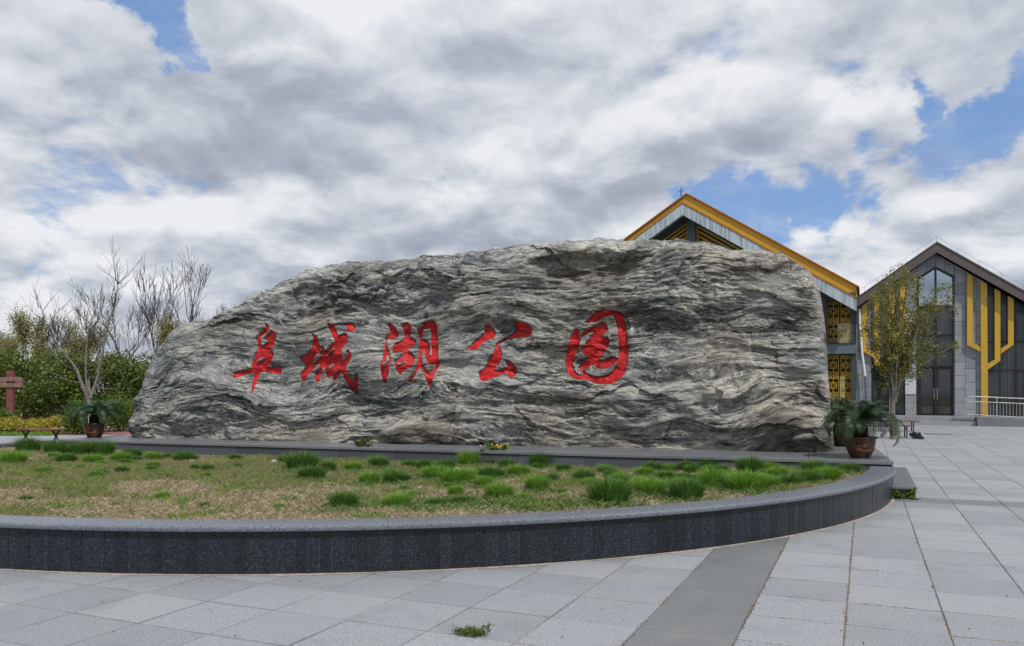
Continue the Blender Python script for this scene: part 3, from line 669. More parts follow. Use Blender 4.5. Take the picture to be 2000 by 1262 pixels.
for pl in ([(838, 742), (822, 770), (800, 800), (778, 838), (740, 862)], [(932, 745), (925, 780), (905, 815), (900, 850)], [(545, 600), (560, 650), (585, 700)], [(985, 770), (1005, 790), (990, 830)], [(1440, 640), (1480, 690), (1500, 740)], [(1330, 880), (1400, 850), (1460, 815), (1530, 785), (1585, 800), (1615, 830)], [(1300, 560), (1330, 600), (1400, 640)]):
    q = np.array([feat(*p) for p in pl]); dd = np.full(Sg.shape, 9.)
    lo, hi = q.min(0) - .4, q.max(0) + .4; m = (Sg > lo[0]) & (Sg < hi[0]) & (Zg > lo[1]) & (Zg < hi[1]); x, y = Sw[m], Zw[m]; d1 = np.full(x.shape, 9.)
    for (ax, ay), (bx, by) in zip(q[:-1], q[1:]):
        h = np.clip(((x - ax) * (bx - ax) + (y - ay) * (by - ay)) / ((bx - ax)**2 + (by - ay)**2), 0, 1); d1 = np.minimum(d1, np.hypot(x - ax - h * (bx - ax), y - ay - h * (by - ay)))
    dd[m] = d1; seam = np.maximum(seam, 1 - sstep(dd, .01, .07))
fattr('seam', seam)
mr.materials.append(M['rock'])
rock = tag(link('inscribed_rock', mr), 'huge banded grey rock carved with five red characters, on a granite platform', 'rock')
RED = ['leftmost red carved character', 'second red carved character from the left', 'middle red carved character', 'fourth red carved character from the left', 'rightmost red carved character, enclosed in a loop']
for ch, lab in zip(chars, RED):
    allp = np.concatenate(ch[0]); lo, hi = allp.min(0) - .03, allp.max(0) + .03; st = .011
    xs = np.arange(lo[0], hi[0], st); zs = np.arange(lo[1], hi[1], st); X, Z = np.meshgrid(xs, zs)
    D = char_sdf(ch, X, Z); gz, gx = np.gradient(D, st)
    mk = D > 0; X2 = np.where(mk, X - D * gx, X); Z2 = np.where(mk, Z - D * gz, Z)
    inside = D < 0; keep = inside[:-1, :-1] | inside[1:, :-1] | inside[:-1, 1:] | inside[1:, 1:]
    far = np.maximum.reduce([D[:-1, :-1], D[1:, :-1], D[:-1, 1:], D[1:, 1:]]) > 2.2 * st; keep &= ~far
    ii = np.arange(X.size).reshape(X.shape); qd = np.stack([ii[:-1, :-1], ii[:-1, 1:], ii[1:, 1:], ii[1:, :-1]], -1)[keep]
    used, inv = np.unique(qd, return_inverse=True); qd = inv.reshape(-1, 4)
    s, z = X2.ravel()[used], Z2.ravel()[used]; a, t = inv_at(s, z)
    o = surf_off(s, z, a, t, False) * .45 + surf_off(s, z, a, t, True) * .55 + .055
    fo = surf_off(s, z, a, t, True); o = np.clip(o, fo + .035, fo + .09); zz = z + .03 * disp(s, z)
    V = np.stack([RL.x + ru.x * s + rin.x * o, RL.y + ru.y * s + rin.y * o, zz], -1)
    co_ = link('carved_character', meshd('carved_character', V, qd, True), rock, M['red_paint']); co_['label'] = lab
# ================================================================== the two gabled halls
class Facade:
    """a vertical plane heading along GU; turns photo positions on that plane into metres along it"""
    def __init__(s, px, d): s.o = Vector(((px - 1000) / F * d, d, 0))
    def __call__(s, a, w, z): return s.o + GU * a - GV * w + Vector((0, 0, z))
    def sz(s, px, py, w=0.):
        o = s.o - GV * w; k = (px - 1000) / F; a = (k * o.y - o.x) / (GU.x - k * GU.y); d = o.y + GU.y * a
        return a, CAMH - (py - YH) * d / F
    def S(s, px, w=0.): return s.sz(px, 765, w)[0]
    def poly(s, pts, w=0.): return [s.sz(x, y, w) for x, y in pts]
def clip_poly(P, nx, nz, c):      # keep nx*s+nz*z<=c
    out = []
    for (a, b) in zip(P, P[1:] + P[:1]):
        da, db = nx * a[0] + nz * a[1] - c, nx * b[0] + nz * b[1] - c
        if da <= 0: out.append(a)
        if (da < 0) != (db < 0) and da != db:
            t = da / (da - db); out.append((a[0] + (b[0] - a[0]) * t, a[1] + (b[1] - a[1]) * t))
    return out
def build_prism(name, poly, fr, w0, w1, mat, parent):
    return fix_normals(MB().prism(poly, fr, w0, w1).build(name, mat, parent))
def rect(s0, s1, z0, z1): return [(s0, z0), (s1, z0), (s1, z1), (s0, z1)]
FZ = .42
# ---------------------------------------------------------------- grey hall
fg = Facade(1828, 40.0)
hall = tag(empty('gabled_hall'), 'grey stone-clad hall with yellow tree-shaped fins and a pointed glazed doorway', 'building')
ap_z = fg.sz(1828, 480)[1]; lf = fg.sz(1679, 583); slope = (ap_z - lf[1]) / (0 - lf[0]); RX = 4.6
def roof_z(s, drop=0.): return ap_z - abs(s) * slope - drop
# walls behind the cladding, with the side and back walls
SLf, SRt = -3.80, 4.3; BACK = -14.
body = [(SLf, 0), (SRt, 0), (SRt, roof_z(SRt, .5)), (0, ap_z - .5), (SLf, roof_z(SLf, .5))]
build_prism('wall', body, fg, BACK, -.12, M['wall_core'], hall)
for sgn, end in ((-1, SLf - .25), (1, RX)):
    P = [(0, ap_z), (end, roof_z(end)), (end, roof_z(end, .16)), (0, ap_z - .16)]
    build_prism('roof', P, fg, BACK - .4, .52, M['roof_tile'], hall)
    P = [(0, ap_z + .03), (end, roof_z(end) + .03), (end, roof_z(end, .40)), (0, ap_z - .43)]
    build_prism('barge_board', P, fg, .53, .62, M['roof_dark'], hall)
    P = [(0, ap_z + .10), (end, roof_z(end) + .10), (end, roof_z(end) + .035), (0, ap_z + .035)]
    build_prism('roof_edge', P, fg, BACK - .4, .66, M['roof_dark'], hall)
    wire = MB(); n = 5
    for k in range(n + 1):
        s_ = end * k / n; wire.tube([fg(s_, .3, roof_z(s_) + .1), fg(s_, .3, roof_z(s_) + .42)], .006, 5)
    wire.tube([fg(end * k / 8, .3, roof_z(end * k / 8) + .42 - (.05 if k % 2 else 0)) for k in range(9)], .006, 5)
    wire.build('lightning_wire', M['steel_grey'], hall)
# door column
dl, dr = fg.S(1793), fg.S(1862); dm = (dl + dr) / 2
ztip, zsh = fg.sz(1827, 523)[1], fg.sz(1827, 543)[1]; zt1, zt2, zt3, zdo = [fg.sz(1827, y)[1] for y in (598, 655, 684, 716)]
fw = .07
def frame_bar(s0, z0, s1, z1, w, name='door_frame', mat='frame_dark', parent=None, wd=fw):
    d = Vector((s1 - s0, z1 - z0)); n = Vector((-d.y, d.x)).normalized() * wd / 2
    return build_prism(name, [(s0 + n.x, z0 + n.y), (s0 - n.x, z0 - n.y), (s1 - n.x, z1 - n.y), (s1 + n.x, z1 + n.y)], fg, w - .06, w + .06, M[mat], parent or hall)
win = build_prism('window', [(dl, FZ), (dr, FZ), (dr, zsh), (dm, ztip), (dl, zsh)], fg, -.11, -.085, M['frame_dark'], hall)
for (a, b) in ((dl, dm), (dm, dr)):
    zz = lambda s_: zsh + (ztip - zsh) * (1 - abs(s_ - dm) / (dm - dl))
    e = .05
    build_prism('pane', [(a + e, zt1 + e), (b - e, zt1 + e), (b - e, zz(b - e) - e), (a + e, zz(a + e) - e)], fg, -.08, -.07, M['sky_glass'], win)
    for z0, z1, m_ in ((zt2, zt1, 'curtain_glass'), (zt3, zt2, 'curtain_glass'), (zdo, zt3, 'glass')):
        build_prism('pane', rect(a + e, b - e, z0 + e, z1 - e), fg, -.08, -.07, M[m_], win)
    dd = build_prism('door', rect(a + .03, b - .03, FZ + .02, zdo - .03), fg, -.08, -.04, M['frame_red'], hall)
    build_prism('pane', rect(a + .13, b - .13, FZ + .55, zdo - .13), fg, -.04, -.034, M['glass'], dd)
    build_prism('kick_panel', rect(a + .13, b - .13, FZ + .1, FZ + .46), fg, -.04, -.034, M['curtain_glass'], dd)
    hx = dm + (-.07 if a == dl else .07); MB().tube([fg(hx, .03, FZ + .8), fg(hx, .03, FZ + 1.35)], .016, 6).build('handle', M['steel'], dd)
for s0, z0, s1, z1 in ((dl, FZ, dl, zsh), (dr, FZ, dr, zsh), (dl, zsh, dm, ztip), (dr, zsh, dm, ztip), (dm, FZ, dm, ztip), (dl, zt1, dr, zt1), (dl, zt2, dr, zt2), (dl, zt3, dr, zt3), (dl, zdo, dr, zdo)):
    frame_bar(s0, z0, s1, z1, -.02 if abs(s0 - s1) > .01 else -.012, 'mullion' if s0 == dm else 'door_frame')
# stone cladding panels
def panels(s0, s1, z0, col_w, holes=(), zmax=99, hh=.66):
    n = max(1, round((s1 - s0) / col_w)); cw = (s1 - s0) / n
    for i in range(n):
        a, b = s0 + i * cw + .008, s0 + (i + 1) * cw - .008; z = z0 - (.33 if i % 2 else .0) - rng.random() * .1
        while z < min(zmax, ap_z):
            h = hh * (1 + (.0 if rng.random() < .7 else rng.uniform(-.25, .1))); P = rect(a, b, max(z0, z) + .008, min(z + h, zmax) - .008); z += h
            if P[2][1] - P[0][1] < .05: continue
            P = clip_poly(P, slope, 1, ap_z - .42); P = clip_poly(P, -slope, 1, ap_z - .42) if P else P
            for (h0, h1, hz0, hz1, tip) in holes:
                if P and a > h0 - .01 and b < h1 + .01:
                    k = (hz1 - tip) / ((h1 - h0) / 2)     # the pointed head of the opening
                    side_ = 1 if (a + b) / 2 > (h0 + h1) / 2 else -1; mid = (h0 + h1) / 2
                    P = clip_poly(P, side_ * k, -1, side_ * k * mid - tip)
            if len(P) >= 3 and max(p[1] for p in P) - min(p[1] for p in P) > .04:
                build_prism('stone_panel', P, fg, -.118, .0 + rng.uniform(-.004, .004), M['stone_panel'], hall)
gl_r = fg.S(1928)
panels(dr + .05, gl_r, FZ, .42)
panels(fg.S(1768), dl - .05, FZ, .36)
panels(dl - .04, dr + .04, FZ, .42, holes=[(dl - .06, dr + .06, FZ, zsh + .04, ztip + .06)])
panels(SLf + .03, fg.S(1702), FZ, .40)
lw0, lw1 = fg.S(1703), fg.S(1767)
panels(lw0, lw1, fg.sz(1735, 700)[1] + .02, .42)
# dark window below the left fins
wl = build_prism('window', rect(lw0, lw1, FZ, fg.sz(1735, 700)[1]), fg, -.118, -.10, M['frame_dark'], hall)
build_prism('pane', rect(lw0 + .06, lw0 + (lw1 - lw0) / 2 - .03, FZ + .08, fg.sz(1735, 700)[1] - .06), fg, -.10, -.09, M['glass'], wl)
build_prism('pane', rect(lw0 + (lw1 - lw0) / 2 + .03, lw1 - .06, FZ + .08, fg.sz(1735, 700)[1] - .06), fg, -.10, -.09, M['glass'], wl)
# big glazed wall on the right
gx = [gl_r, fg.S(1953), fg.S(1984), fg.S(2004), SRt - .03]; gzs = [FZ, fg.sz(1960, 790)[1], fg.sz(1960, 724)[1], fg.sz(1960, 668)[1], 99]
gw = build_prism('window', clip_poly(rect(gx[0], gx[-1], FZ, 20), slope, 1, ap_z - .45), fg, -.118, -.10, M['frame_dark'], hall)
for i in range(len(gx) - 1):
    for j in range(4):
        e = .045; P = clip_poly(rect(gx[i] + e, gx[i + 1] - e, gzs[j] + e, gzs[j + 1] - e), slope, 1, ap_z - .62 - .35)
        if len(P) >= 3: build_prism('pane', P, fg, -.10, -.09, M['curtain_glass' if (i + j) % 3 != 1 or j == 3 else 'glass'], gw)
for i in (2, 3):
    build_prism('door_frame', rect(gx[i] - .05, gx[i] + .05, FZ, gzs[2]), fg, -.09, -.04, M['frame_red'], hall)
build_prism('door_frame', rect(gx[2], gx[4], gzs[2] - .05, gzs[2] + .05), fg, -.09, -.045, M['frame_red'], hall)
build_prism('door_frame', rect(gx[2], gx[4], gzs[1] - .04, gzs[1] + .04), fg, -.09, -.045, M['frame_red'], hall)
# yellow fins
WF = .20
def fin(pts, name='yellow_fin'):
    return build_prism(name, fg.poly(pts, WF), fg, .005, WF, M['yellow'], hall)
def fin_top(px): return fg.S(px, WF), 0
def roofy(px):
    a = fg.S(px, .0); z = roof_z(a, .46); o = fg.o; d = o.y + GU.y * a; return YH - (z - CAMH) * F / d
fin([(1889, roofy(1889)), (1900, roofy(1900)), (1900, 668), (1915, 678), (1915, 687), (1889, 674)])
fin([(1915, roofy(1915)), (1928, roofy(1928)), (1930, 818), (1917, 818)])
fin([(1943, roofy(1943)), (1954, roofy(1954)), (1954, 705), (1929, 722), (1929, 711), (1943, 702)])
fin([(1969, roofy(1969)), (1980, roofy(1980)), (1980, 673), (1955, 691), (1955, 681), (1969, 672)])
fin([(1758, roofy(1758)), (1768, roofy(1768)), (1768, 650), (1747, 664), (1747, 654), (1758, 645)])
fin([(1735, roofy(1735)), (1746, roofy(1746)), (1748, 816), (1737, 816)])
fin([(1708, roofy(1708)), (1718, roofy(1718)), (1718, 706), (1736, 715), (1736, 724), (1708, 712)])
fin([(1683, roofy(1683)), (1693, roofy(1693)), (1693, 680), (1708, 689), (1708, 699), (1683, 685)])
# downpipe, wall notice
pp = [fg.sz(x, y, .3) for x, y in ((1679, 604), (1680, 640), (1684, 690), (1690, 735), (1692, 790), (1692, 812))]
MB().tube([fg(a, .3, z) for a, z in pp[:4]], .055, 8).build('downpipe', M['white_pvc'], hall)
MB().tube([fg(a, .3, z) for a, z in pp[3:]], .06, 8).build('downpipe', M['steel_grey'], hall)
nb = fg.S(1768), fg.S(1789)
build_prism('notice_board', rect(nb[0], nb[1], fg.sz(1780, 770)[1], fg.sz(1780, 742)[1]), fg, .012, .04, M['litter'], hall)
# steps, ramp and handrail
st = tag(empty('entrance_steps'), 'two pale stone steps in front of the pointed glazed doorway', 'steps')
s0, s1 = fg.S(1700), fg.S(1897)
build_prism('step', rect(s0, s1, -.04, .20), fg, .0, 2.0, M['slab'], st); build_prism('step', rect(s0 + .02, s1 - .02, .203, FZ - .003), fg, .0, 1.55, M['slab'], st)
rp = tag(empty('ramp'), 'grey ramp rising behind the stainless handrail', 'ramp')
build_prism('ramp_slab', [(s1 + .02, -.04), (9.5, -.04), (9.5, .05), (s1 + .02, FZ - .01)], fg, .9, 2.2, M['slab_dark'], rp)
build_prism('ramp_floor', rect(s1 + .02, 9.5, -.04, FZ - .01), fg, .005, .88, M['slab'], rp)
hr = tag(empty('handrail'), 'stainless steel handrail with thin balusters along the ramp', 'handrail')
wr = 2.08; h0, h1 = fg.S(1890, wr), 9.3
def rampz(s_): return FZ - (s_ - s1) / (9.5 - s1) * (FZ - .05)
for dz, r in ((.95, .03), (.72, .022), (.10, .022)):
    MB().tube([fg(s_, wr, rampz(s_) + dz) for s_ in (h0, h1)], r, 8).build('rail', M['steel'], hr)
s_ = h0; k = 0
while s_ < h1:
    big = k % 9 == 0
    MB().tube([fg(s_, wr, rampz(s_) + (-.05 if big else .10)), fg(s_, wr, rampz(s_) + (.95 if big else .72))], .026 if big else .010, 6).build('post' if big else 'baluster', M['steel'], hr); s_ += .13; k += 1
MB().tube([fg(h0 - .12, wr, FZ - .02), fg(h0 - .12, wr, FZ + .93)], .03, 8).build('post', M['steel'], hr)
MB().tube([fg(h0, wr, rampz(h0) + .95), fg(h0, wr - 1.2, rampz(h0) + .95), fg(h0, wr - 1.2, FZ)], .028, 8).build('rail', M['steel'], hr)

# ---------------------------------------------------------------- yellow-roofed hall
fy = Facade(1672, 40.2)
yh = tag(empty('yellow_roofed_hall'), 'taller hall with a yellow gabled roof and golden lattice screens behind the rock', 'building')
apx = fy.sz(1333, 398); ey = fy.sz(1673, 584); sl = (apx[1] - ey[1]) / (ey[0] - apx[0]); AS, AZ = apx; HW = ey[0] - AS
def yz(s_, drop=0.): return AZ - abs(s_ - AS) * sl - drop
TH = .60
for sg in (-1, 1):
    e_ = AS + sg * HW
    build_prism('barge_board', [(AS, AZ), (e_, yz(e_)), (e_, yz(e_, TH)), (AS, AZ - TH)], fy, -.25, 0., M['fascia'], yh)
    e2 = AS + sg * (HW + .0); dz = .74; w_ = -1.15
    build_prism('roof_verge', [(AS, AZ + dz), (e2, yz(e2) + dz), (e2, yz(e2) - .1), (AS, AZ - .1)], fy, w_ - 16, w_, M['yellow'], yh)
    build_prism('roof_flashing', [(AS, AZ + dz + .085), (e2 + sg * .12, yz(e2 + sg * .12) + dz + .085), (e2 + sg * .12, yz(e2 + sg * .12) + dz + .01), (AS, AZ + dz + .01)], fy, w_ - 16, w_ + .12, M['orange'], yh)
    build_prism('flashing', [(AS, AZ + .09), (e2, yz(e2) + .09), (e2, yz(e2) + .005), (AS, AZ + .005)], fy, w_ + .003, .03, M['orange'], yh)
    build_prism('soffit', [(AS, AZ - .2), (e_, yz(e_, .2)), (e_, yz(e_, .4)), (AS, AZ - .4)], fy, -16, -.26, M['dark_grey'], yh)
    # inner barge board, set back, dark
    build_prism('inner_beam', [(AS, AZ - .25), (e_, yz(e_, .25)), (e_, yz(e_, .56)), (AS, AZ - .56)], fy, -2.0, -1.75, M['dark_grey'], yh)
MB().tube([fy(AS - .35, -1.3, AZ + dz), fy(AS - .35, -1.3, AZ + dz + .55)], [.035, .01], 6).build('finial', M['iron'], yh)
MB().tube([fy(AS - .5, -1.3, AZ + dz + .25), fy(AS - .2, -1.3, AZ + dz + .3)], .016, 6).build('finial', M['iron'], yh)
# gable post and louvres
build_prism('gable_post', rect(AS - .05, AS + .40, 4., AZ - .42), fy, -2.1, -1.45, M['steel_grey'], yh)
build_prism('gable_wall', [(AS - HW + .8, 5.5), (AS + HW - .8, 5.5), (AS + HW - .8, yz(AS + HW - .8, 1.3)), (AS, AZ - 1.3), (AS - HW + .8, yz(AS - HW + .8, 1.3))], fy, -3.0, -2.6, M['wall_core'], yh)
for side_, x0 in ((-1, AS - .05), (1, AS + .40)):
    build_prism('louvre_post', rect(x0 + (-.12 if side_ < 0 else .005), x0 + (-.005 if side_ < 0 else .12), 6., AZ - .60), fy, -1.95, -1.82, M['yellow'], yh)
    for k in range(9):
        zt = AZ - .62 - k * .26; L = 4.6; x1 = x0 + side_ * .12; x2 = x0 + side_ * L
        z2 = zt - (L - .12) * sl
        P = [(x1, zt), (x2, z2), (x2, z2 - .12), (x1, zt - .12)]
        build_prism('louvre', P, fy, -2.0, -1.88, M['yellow'], yh)
    bx = x0 + side_ * 4.6
    for k in range(9):       # shorter slats running the other way below
        xa = bx + side_ * k * .42; za = yz(xa, .66)
        if side_ > 0: P = [(xa, za), (xa - 2.4, za - 2.4 * sl), (xa - 2.4, za - 2.4 * sl - .12), (xa, za - .12)]
        else: P = [(xa, za), (xa + 2.4, za - 2.4 * sl), (xa + 2.4, za - 2.4 * sl - .12), (xa, za - .12)]
        build_prism('louvre', P, fy, -1.99, -1.885, M['yellow'], yh)
# storeys under the right eave
ws0, ws1 = fy.S(1500), fy.S(1671)
build_prism('wall', rect(AS - HW + 1, ws1 - .02, 0, 6.6), fy, -15., -2.2, M['wall_core'], yh)
zb0, zb1 = fy.sz(1640, 691, -1.)[1], fy.sz(1640, 672, -1.)[1]
build_prism('floor_beam', rect(AS - HW + 1, ws1, zb0, zb1), fy, -2.19, -1.0, M['steel_grey'], yh)
build_prism('floor_beam', rect(AS - HW + 1, ws1, zb1 + .005, zb1 + .06), fy, -2.19, -.95, M['dark_grey'], yh)
build_prism('top_beam', rect(AS - HW + 1, ws1, fy.sz(1640, 586, -1.)[1], fy.sz(1640, 570, -1.)[1] - .05), fy, -2.19, -1.05, M['dark_grey'], yh)
build_prism('column', rect(fy.S(1606, -1.2), fy.S(1615, -1.2), 0, 6.4), fy, -2.15, -1.02, M['dark_grey'], yh)
build_prism('column', rect(fy.S(1672, -1.2) - .22, fy.S(1672, -1.2), 0, 6.2), fy, -2.15, -1.25, M['dark_grey'], yh)
def lattice(s0, s1, z0, z1):
    """one screen of square spirals round a framed square"""
    mb = MB(); w0, w1 = -1.62, -1.54; b = .032
    W_, H_ = s1 - s0, z1 - z0
    def bar(xa, ya, xb, yb):
        mb.prism(rect(s0 + min(xa, xb) - b / 2, s0 + max(xa, xb) + b / 2, z0 + min(ya, yb) - b / 2, z0 + max(ya, yb) + b / 2), fy, w0, w1 - .0004 * len(mb.V) / 8 % .01)
    for xa, ya, xb, yb in ((0, 0, W_, 0), (0, H_, W_, H_), (0, 0, 0, H_), (W_, 0, W_, H_)): bar(xa, ya, xb, yb)
    n = max(1, round(H_ / (W_ * 1.9))); ch = H_ / n
    for i in range(n):
        y = i * ch; cx, cy = W_ / 2, y + ch / 2; bar(0, y, W_, y)
        for r in (.16, .30):
            r_ = r * W_ * 1.0
            bar(cx - r_, cy - r_, cx + r_, cy - r_); bar(cx - r_, cy + r_, cx + r_, cy + r_); bar(cx - r_, cy - r_, cx - r_, cy + r_); bar(cx + r_, cy - r_, cx + r_, cy + r_)
        bar(cx, y, cx, cy - .30 * W_); bar(cx, cy + .30 * W_, cx, y + ch); bar(0, cy, cx - .3 * W_, cy); bar(cx + .3 * W_, cy, W_, cy)
        q = .17 * W_
        for sx in (-1, 1):
            for sy in (-1, 1):
                X = lambda t: cx + sx * t * W_; Y = lambda t: cy + sy * t * ch
                bar(X(.0), Y(.34), X(.40), Y(.34)); bar(X(.40), Y(.34), X(.40), Y(.45)); bar(X(.40), Y(.45), X(.14), Y(.45)); bar(X(.14), Y(.45), X(.14), Y(.40)); bar(X(.14), Y(.40), X(.28), Y(.40))
    return fix_normals(mb.build('lattice_screen', M['yellow'], yh))
for (xa, xb) in ((1617, 1638), (1642.5, 1662)):
    for (ya, yb) in ((668, 588), (812, 694)):
        a0, a1 = fy.S(xa, -1.58), fy.S(xb, -1.58); z0 = fy.sz((xa + xb) / 2, ya, -1.58)[1]; z1 = fy.sz((xa + xb) / 2, yb, -1.58)[1]
        lattice(a0, a1, max(z0, .3), z1)
        build_prism('screen_backing', rect(a0 - .02, a1 + .02, max(z0, .3), z1), fy, -1.9, -1.8, M['frame_red'], yh)
for (xa, xb, ya, yb) in ((1636, 1668, 670, 631), (1640, 1650, 800, 735)):
    build_prism('pane', rect(fy.S(xa, -1.3), fy.S(xb, -1.3), fy.sz(xb, ya, -1.3)[1], fy.sz(xb, yb, -1.3)[1]), fy, -1.36, -1.34, M['pane_reflection'], yh)
# ================================================================== vegetation builders
def quads(C0, A, B):
    """leaf-shaped quads from centres and two half axes, all (n,3)"""
    n = len(C0); V = np.stack([C0 - A, C0 - B * .55, C0 + A, C0 + B * .55], 1).reshape(-1, 3); return V, np.arange(4 * n).reshape(n, 4)
def rand_dirs(r, n):
    v = r.normal(size=(n, 3)); return v / np.linalg.norm(v, axis=1)[:, None]
def leaf_mesh(name, P, size, r, droop=0., mat=None, aspect=.5, up=.3):
    n = len(P); A = rand_dirs(r, n); A[:, 2] = A[:, 2] * .6 - droop; A /= np.linalg.norm(A, axis=1)[:, None]
    N = rand_dirs(r, n); N[:, 2] += up; B = np.cross(A, N); B /= np.linalg.norm(B, axis=1)[:, None] + 1e-9
    sz = size * (.6 + .8 * r.random(n))[:, None]; V, Fq = quads(P, A * sz * .5, B * sz * aspect)
    m = meshd(name, V, Fq); m.materials.append(mat); return m
def tubes_mesh(name, segs, mat, n=5):
    """segs: list of (p0,p1,r0,r1)"""
    p0 = np.array([s[0] for s in segs]); p1 = np.array([s[1] for s in segs]); r0 = np.array([s[2] for s in segs]); r1 = np.array([s[3] for s in segs])
    d = p1 - p0; d /= np.linalg.norm(d, axis=1)[:, None] + 1e-9
    h = np.where(np.abs(d[:, 2:3]) > .9, np.array([[1., 0, 0]]), np.array([[0, 0, 1.]])); a = np.cross(d, h); a /= np.linalg.norm(a, axis=1)[:, None]; b = np.cross(d, a)
    V = []
    for p, r in ((p0, r0), (p1, r1)):
        for k in range(n):
            t = 2 * math.pi * k / n; V.append(p + (a * math.cos(t) + b * math.sin(t)) * r[:, None])
    V = np.stack(V, 1).reshape(-1, 3); base = np.arange(len(segs))[:, None] * 2 * n
    Fq = np.concatenate([np.stack([base[:, 0] + k, base[:, 0] + (k + 1) % n, base[:, 0] + n + (k + 1) % n, base[:, 0] + n + k], 1) for k in range(n)], 0)
    m = meshd(name, V, Fq, True); m.materials.append(mat); return m
def grow(r, segs, tips, p, d, L, rad, lev, maxlev, spread=.6, upb=.25, kids=(3, 5), ratio=.62, minr=.006):
    n = 5 if lev == 0 else 4; p = np.array(p, float); d = np.array(d, float); d /= np.linalg.norm(d); nodes = []
    for i in range(n):
        d = d + r.normal(size=3) * (.07 if lev == 0 else .13) + np.array([0, 0, upb * .18]); d /= np.linalg.norm(d)
        q = p + d * L / n; r1 = max(minr, rad * (1 - .6 * (i + 1) / n)); segs.append((p, q, max(minr, rad * (1 - .6 * i / n)), r1)); p = q; nodes.append((p.copy(), d.copy(), r1))
        if lev >= maxlev - 1: tips.append(p.copy())
    if lev < maxlev:
        for k in range(r.integers(kids[0], kids[1] + 1)):
            i = r.integers(1 if lev else 2, n); pp, dd, rr = nodes[i]
            o = r.normal(size=3); o -= dd * o.dot(dd); o /= np.linalg.norm(o) + 1e-9
            nd = dd * (1 - spread * .45) + o * spread + np.array([0, 0, upb])
            grow(r, segs, tips, pp, nd, L * ratio * r.uniform(.75, 1.15), rr * .72, lev + 1, maxlev, spread, upb, kids, ratio, minr)
        grow(r, segs, tips, p, d + np.array([0, 0, upb * .3]), L * ratio, rad * .45, lev + 1, maxlev, spread, upb, kids, ratio, minr)
def tree(name, loc, seed, height, label, cat='tree', group=None, lev=4, spread=.55, upb=.25, kids=(3, 4), rad=.09, trunkL=.32, leaf=None, per=0, lsize=.1, bark='bark', stems=1, jitter=.15, minr=.007, clamp=None):
    r = np.random.default_rng(seed); segs = []; tips = []
    for k in range(stems):
        d0 = (r.normal() * .12 if stems == 1 else .38 * math.cos(6.28 * k / stems + 1), r.normal() * .12 if stems == 1 else .38 * math.sin(6.28 * k / stems + 1), 1)
        grow(r, segs, tips, (0, 0, -.05), d0, height * trunkL, rad, 0, lev, spread, upb, kids, .66, minr)
    top = max(s[1][2] for s in segs); k = height / top
    segs = [(a * k, b * k, c, d) for a, b, c, d in segs]; tips = np.array(tips) * k
    root = tag(empty(name, loc), label, cat, group)
    link('trunk', tubes_mesh('trunk', segs[:5 * stems], M[bark], 8), root); link('branches', tubes_mesh('branches', segs[5 * stems:], M[bark], 4 if minr < .02 else 5), root)
    if leaf and per:
        P = np.repeat(tips, per, 0) + r.normal(size=(len(tips) * per, 3)) * jitter
        link('crown', leaf_mesh('crown', P, lsize, r, .1, M[leaf]), root)
    return root
def clump_points(r, n, lobes):
    """points mostly near the skin of overlapping lobes"""
    out = []; w = np.array([l[3] * l[4] * l[5] for l in lobes])**.67; w /= w.sum()
    for l, c in zip(lobes, r.multinomial(n, w)):
        d = rand_dirs(r, c); rad = (1 - .45 * r.random(c)**1.6)[:, None] * (1 + .16 * r.normal(size=(c, 1)))
        out.append(np.array(l[:3]) + d * rad * np.array(l[3:6]))
    return np.concatenate(out)
def shrub_mesh(seed, w, h, n, mat, lsize, base=.25, lobes=16):
    r = np.random.default_rng(seed); L = []
    for k in range(lobes):
        a = r.random() * 6.28; q = math.sqrt(r.random()) * w * .36; z = h * (base + (1 - base) * r.random()**.8) * .86; s_ = w * r.uniform(.14, .24)
        L.append((q * math.cos(a), q * math.sin(a), min(z, h * .84), s_, s_, s_ * 1.05))
    P = clump_points(r, n, L); P[:, 2] = np.maximum(P[:, 2], .04)
    return leaf_mesh('crown', P, lsize, r, .15, M[mat])
def stems_mesh(seed, w, h, k=7):
    r = np.random.default_rng(seed); segs = []
    for i in range(k):
        a = r.random() * 6.28; p = np.array([r.normal() * .1, r.normal() * .1, -.05]); d = np.array([math.cos(a) * w * .3, math.sin(a) * w * .3, h * .7])
        for j in range(3):
            q = p + d / 3 + r.normal(size=3) * .05; segs.append((p, q, .045 - .01 * j, .035 - .01 * j)); p = q
    return tubes_mesh('trunk', segs, M['bark'], 5)

# ================================================================== trees and shrubs on the left
R_ = random.Random(11)
sh = [(shrub_mesh(100 + i, 3.6, 4.1, 5200, 'leaf_dark', .17, .25, 18), stems_mesh(100 + i, 3.2, 4.2)) for i in range(4)]
spots = [(-35, 46), (22, 44), (70, 47), (118, 44), (165, 47), (205, 45), (248, 46), (292, 48), (335, 51), (380, 52)]
wh = ['at the far left edge', 'right behind the wooden signpost', 'right of the wooden signpost', 'behind the slatted bench', 'left of the pruned bare tree', 'behind the pruned bare tree', 'right of the pruned bare tree', 'nearest to the rock', 'half behind the rock', 'almost hidden by the rock']
for i, (px, d) in enumerate(spots):
    a, b = sh[i % 4]; sc = R_.uniform(.92, 1.08); p = at(px, 700, d)
    t = tag(empty('evergreen_shrub', (p.x, p.y, -.06), R_.random() * 6.28), 'tall dark green evergreen shrub ' + wh[i], 'shrub', 'tall evergreen shrubs behind the path')
    link('crown', a, t, scale=(sc, sc, sc * R_.uniform(.92, 1.06))); link('trunk', b, t)
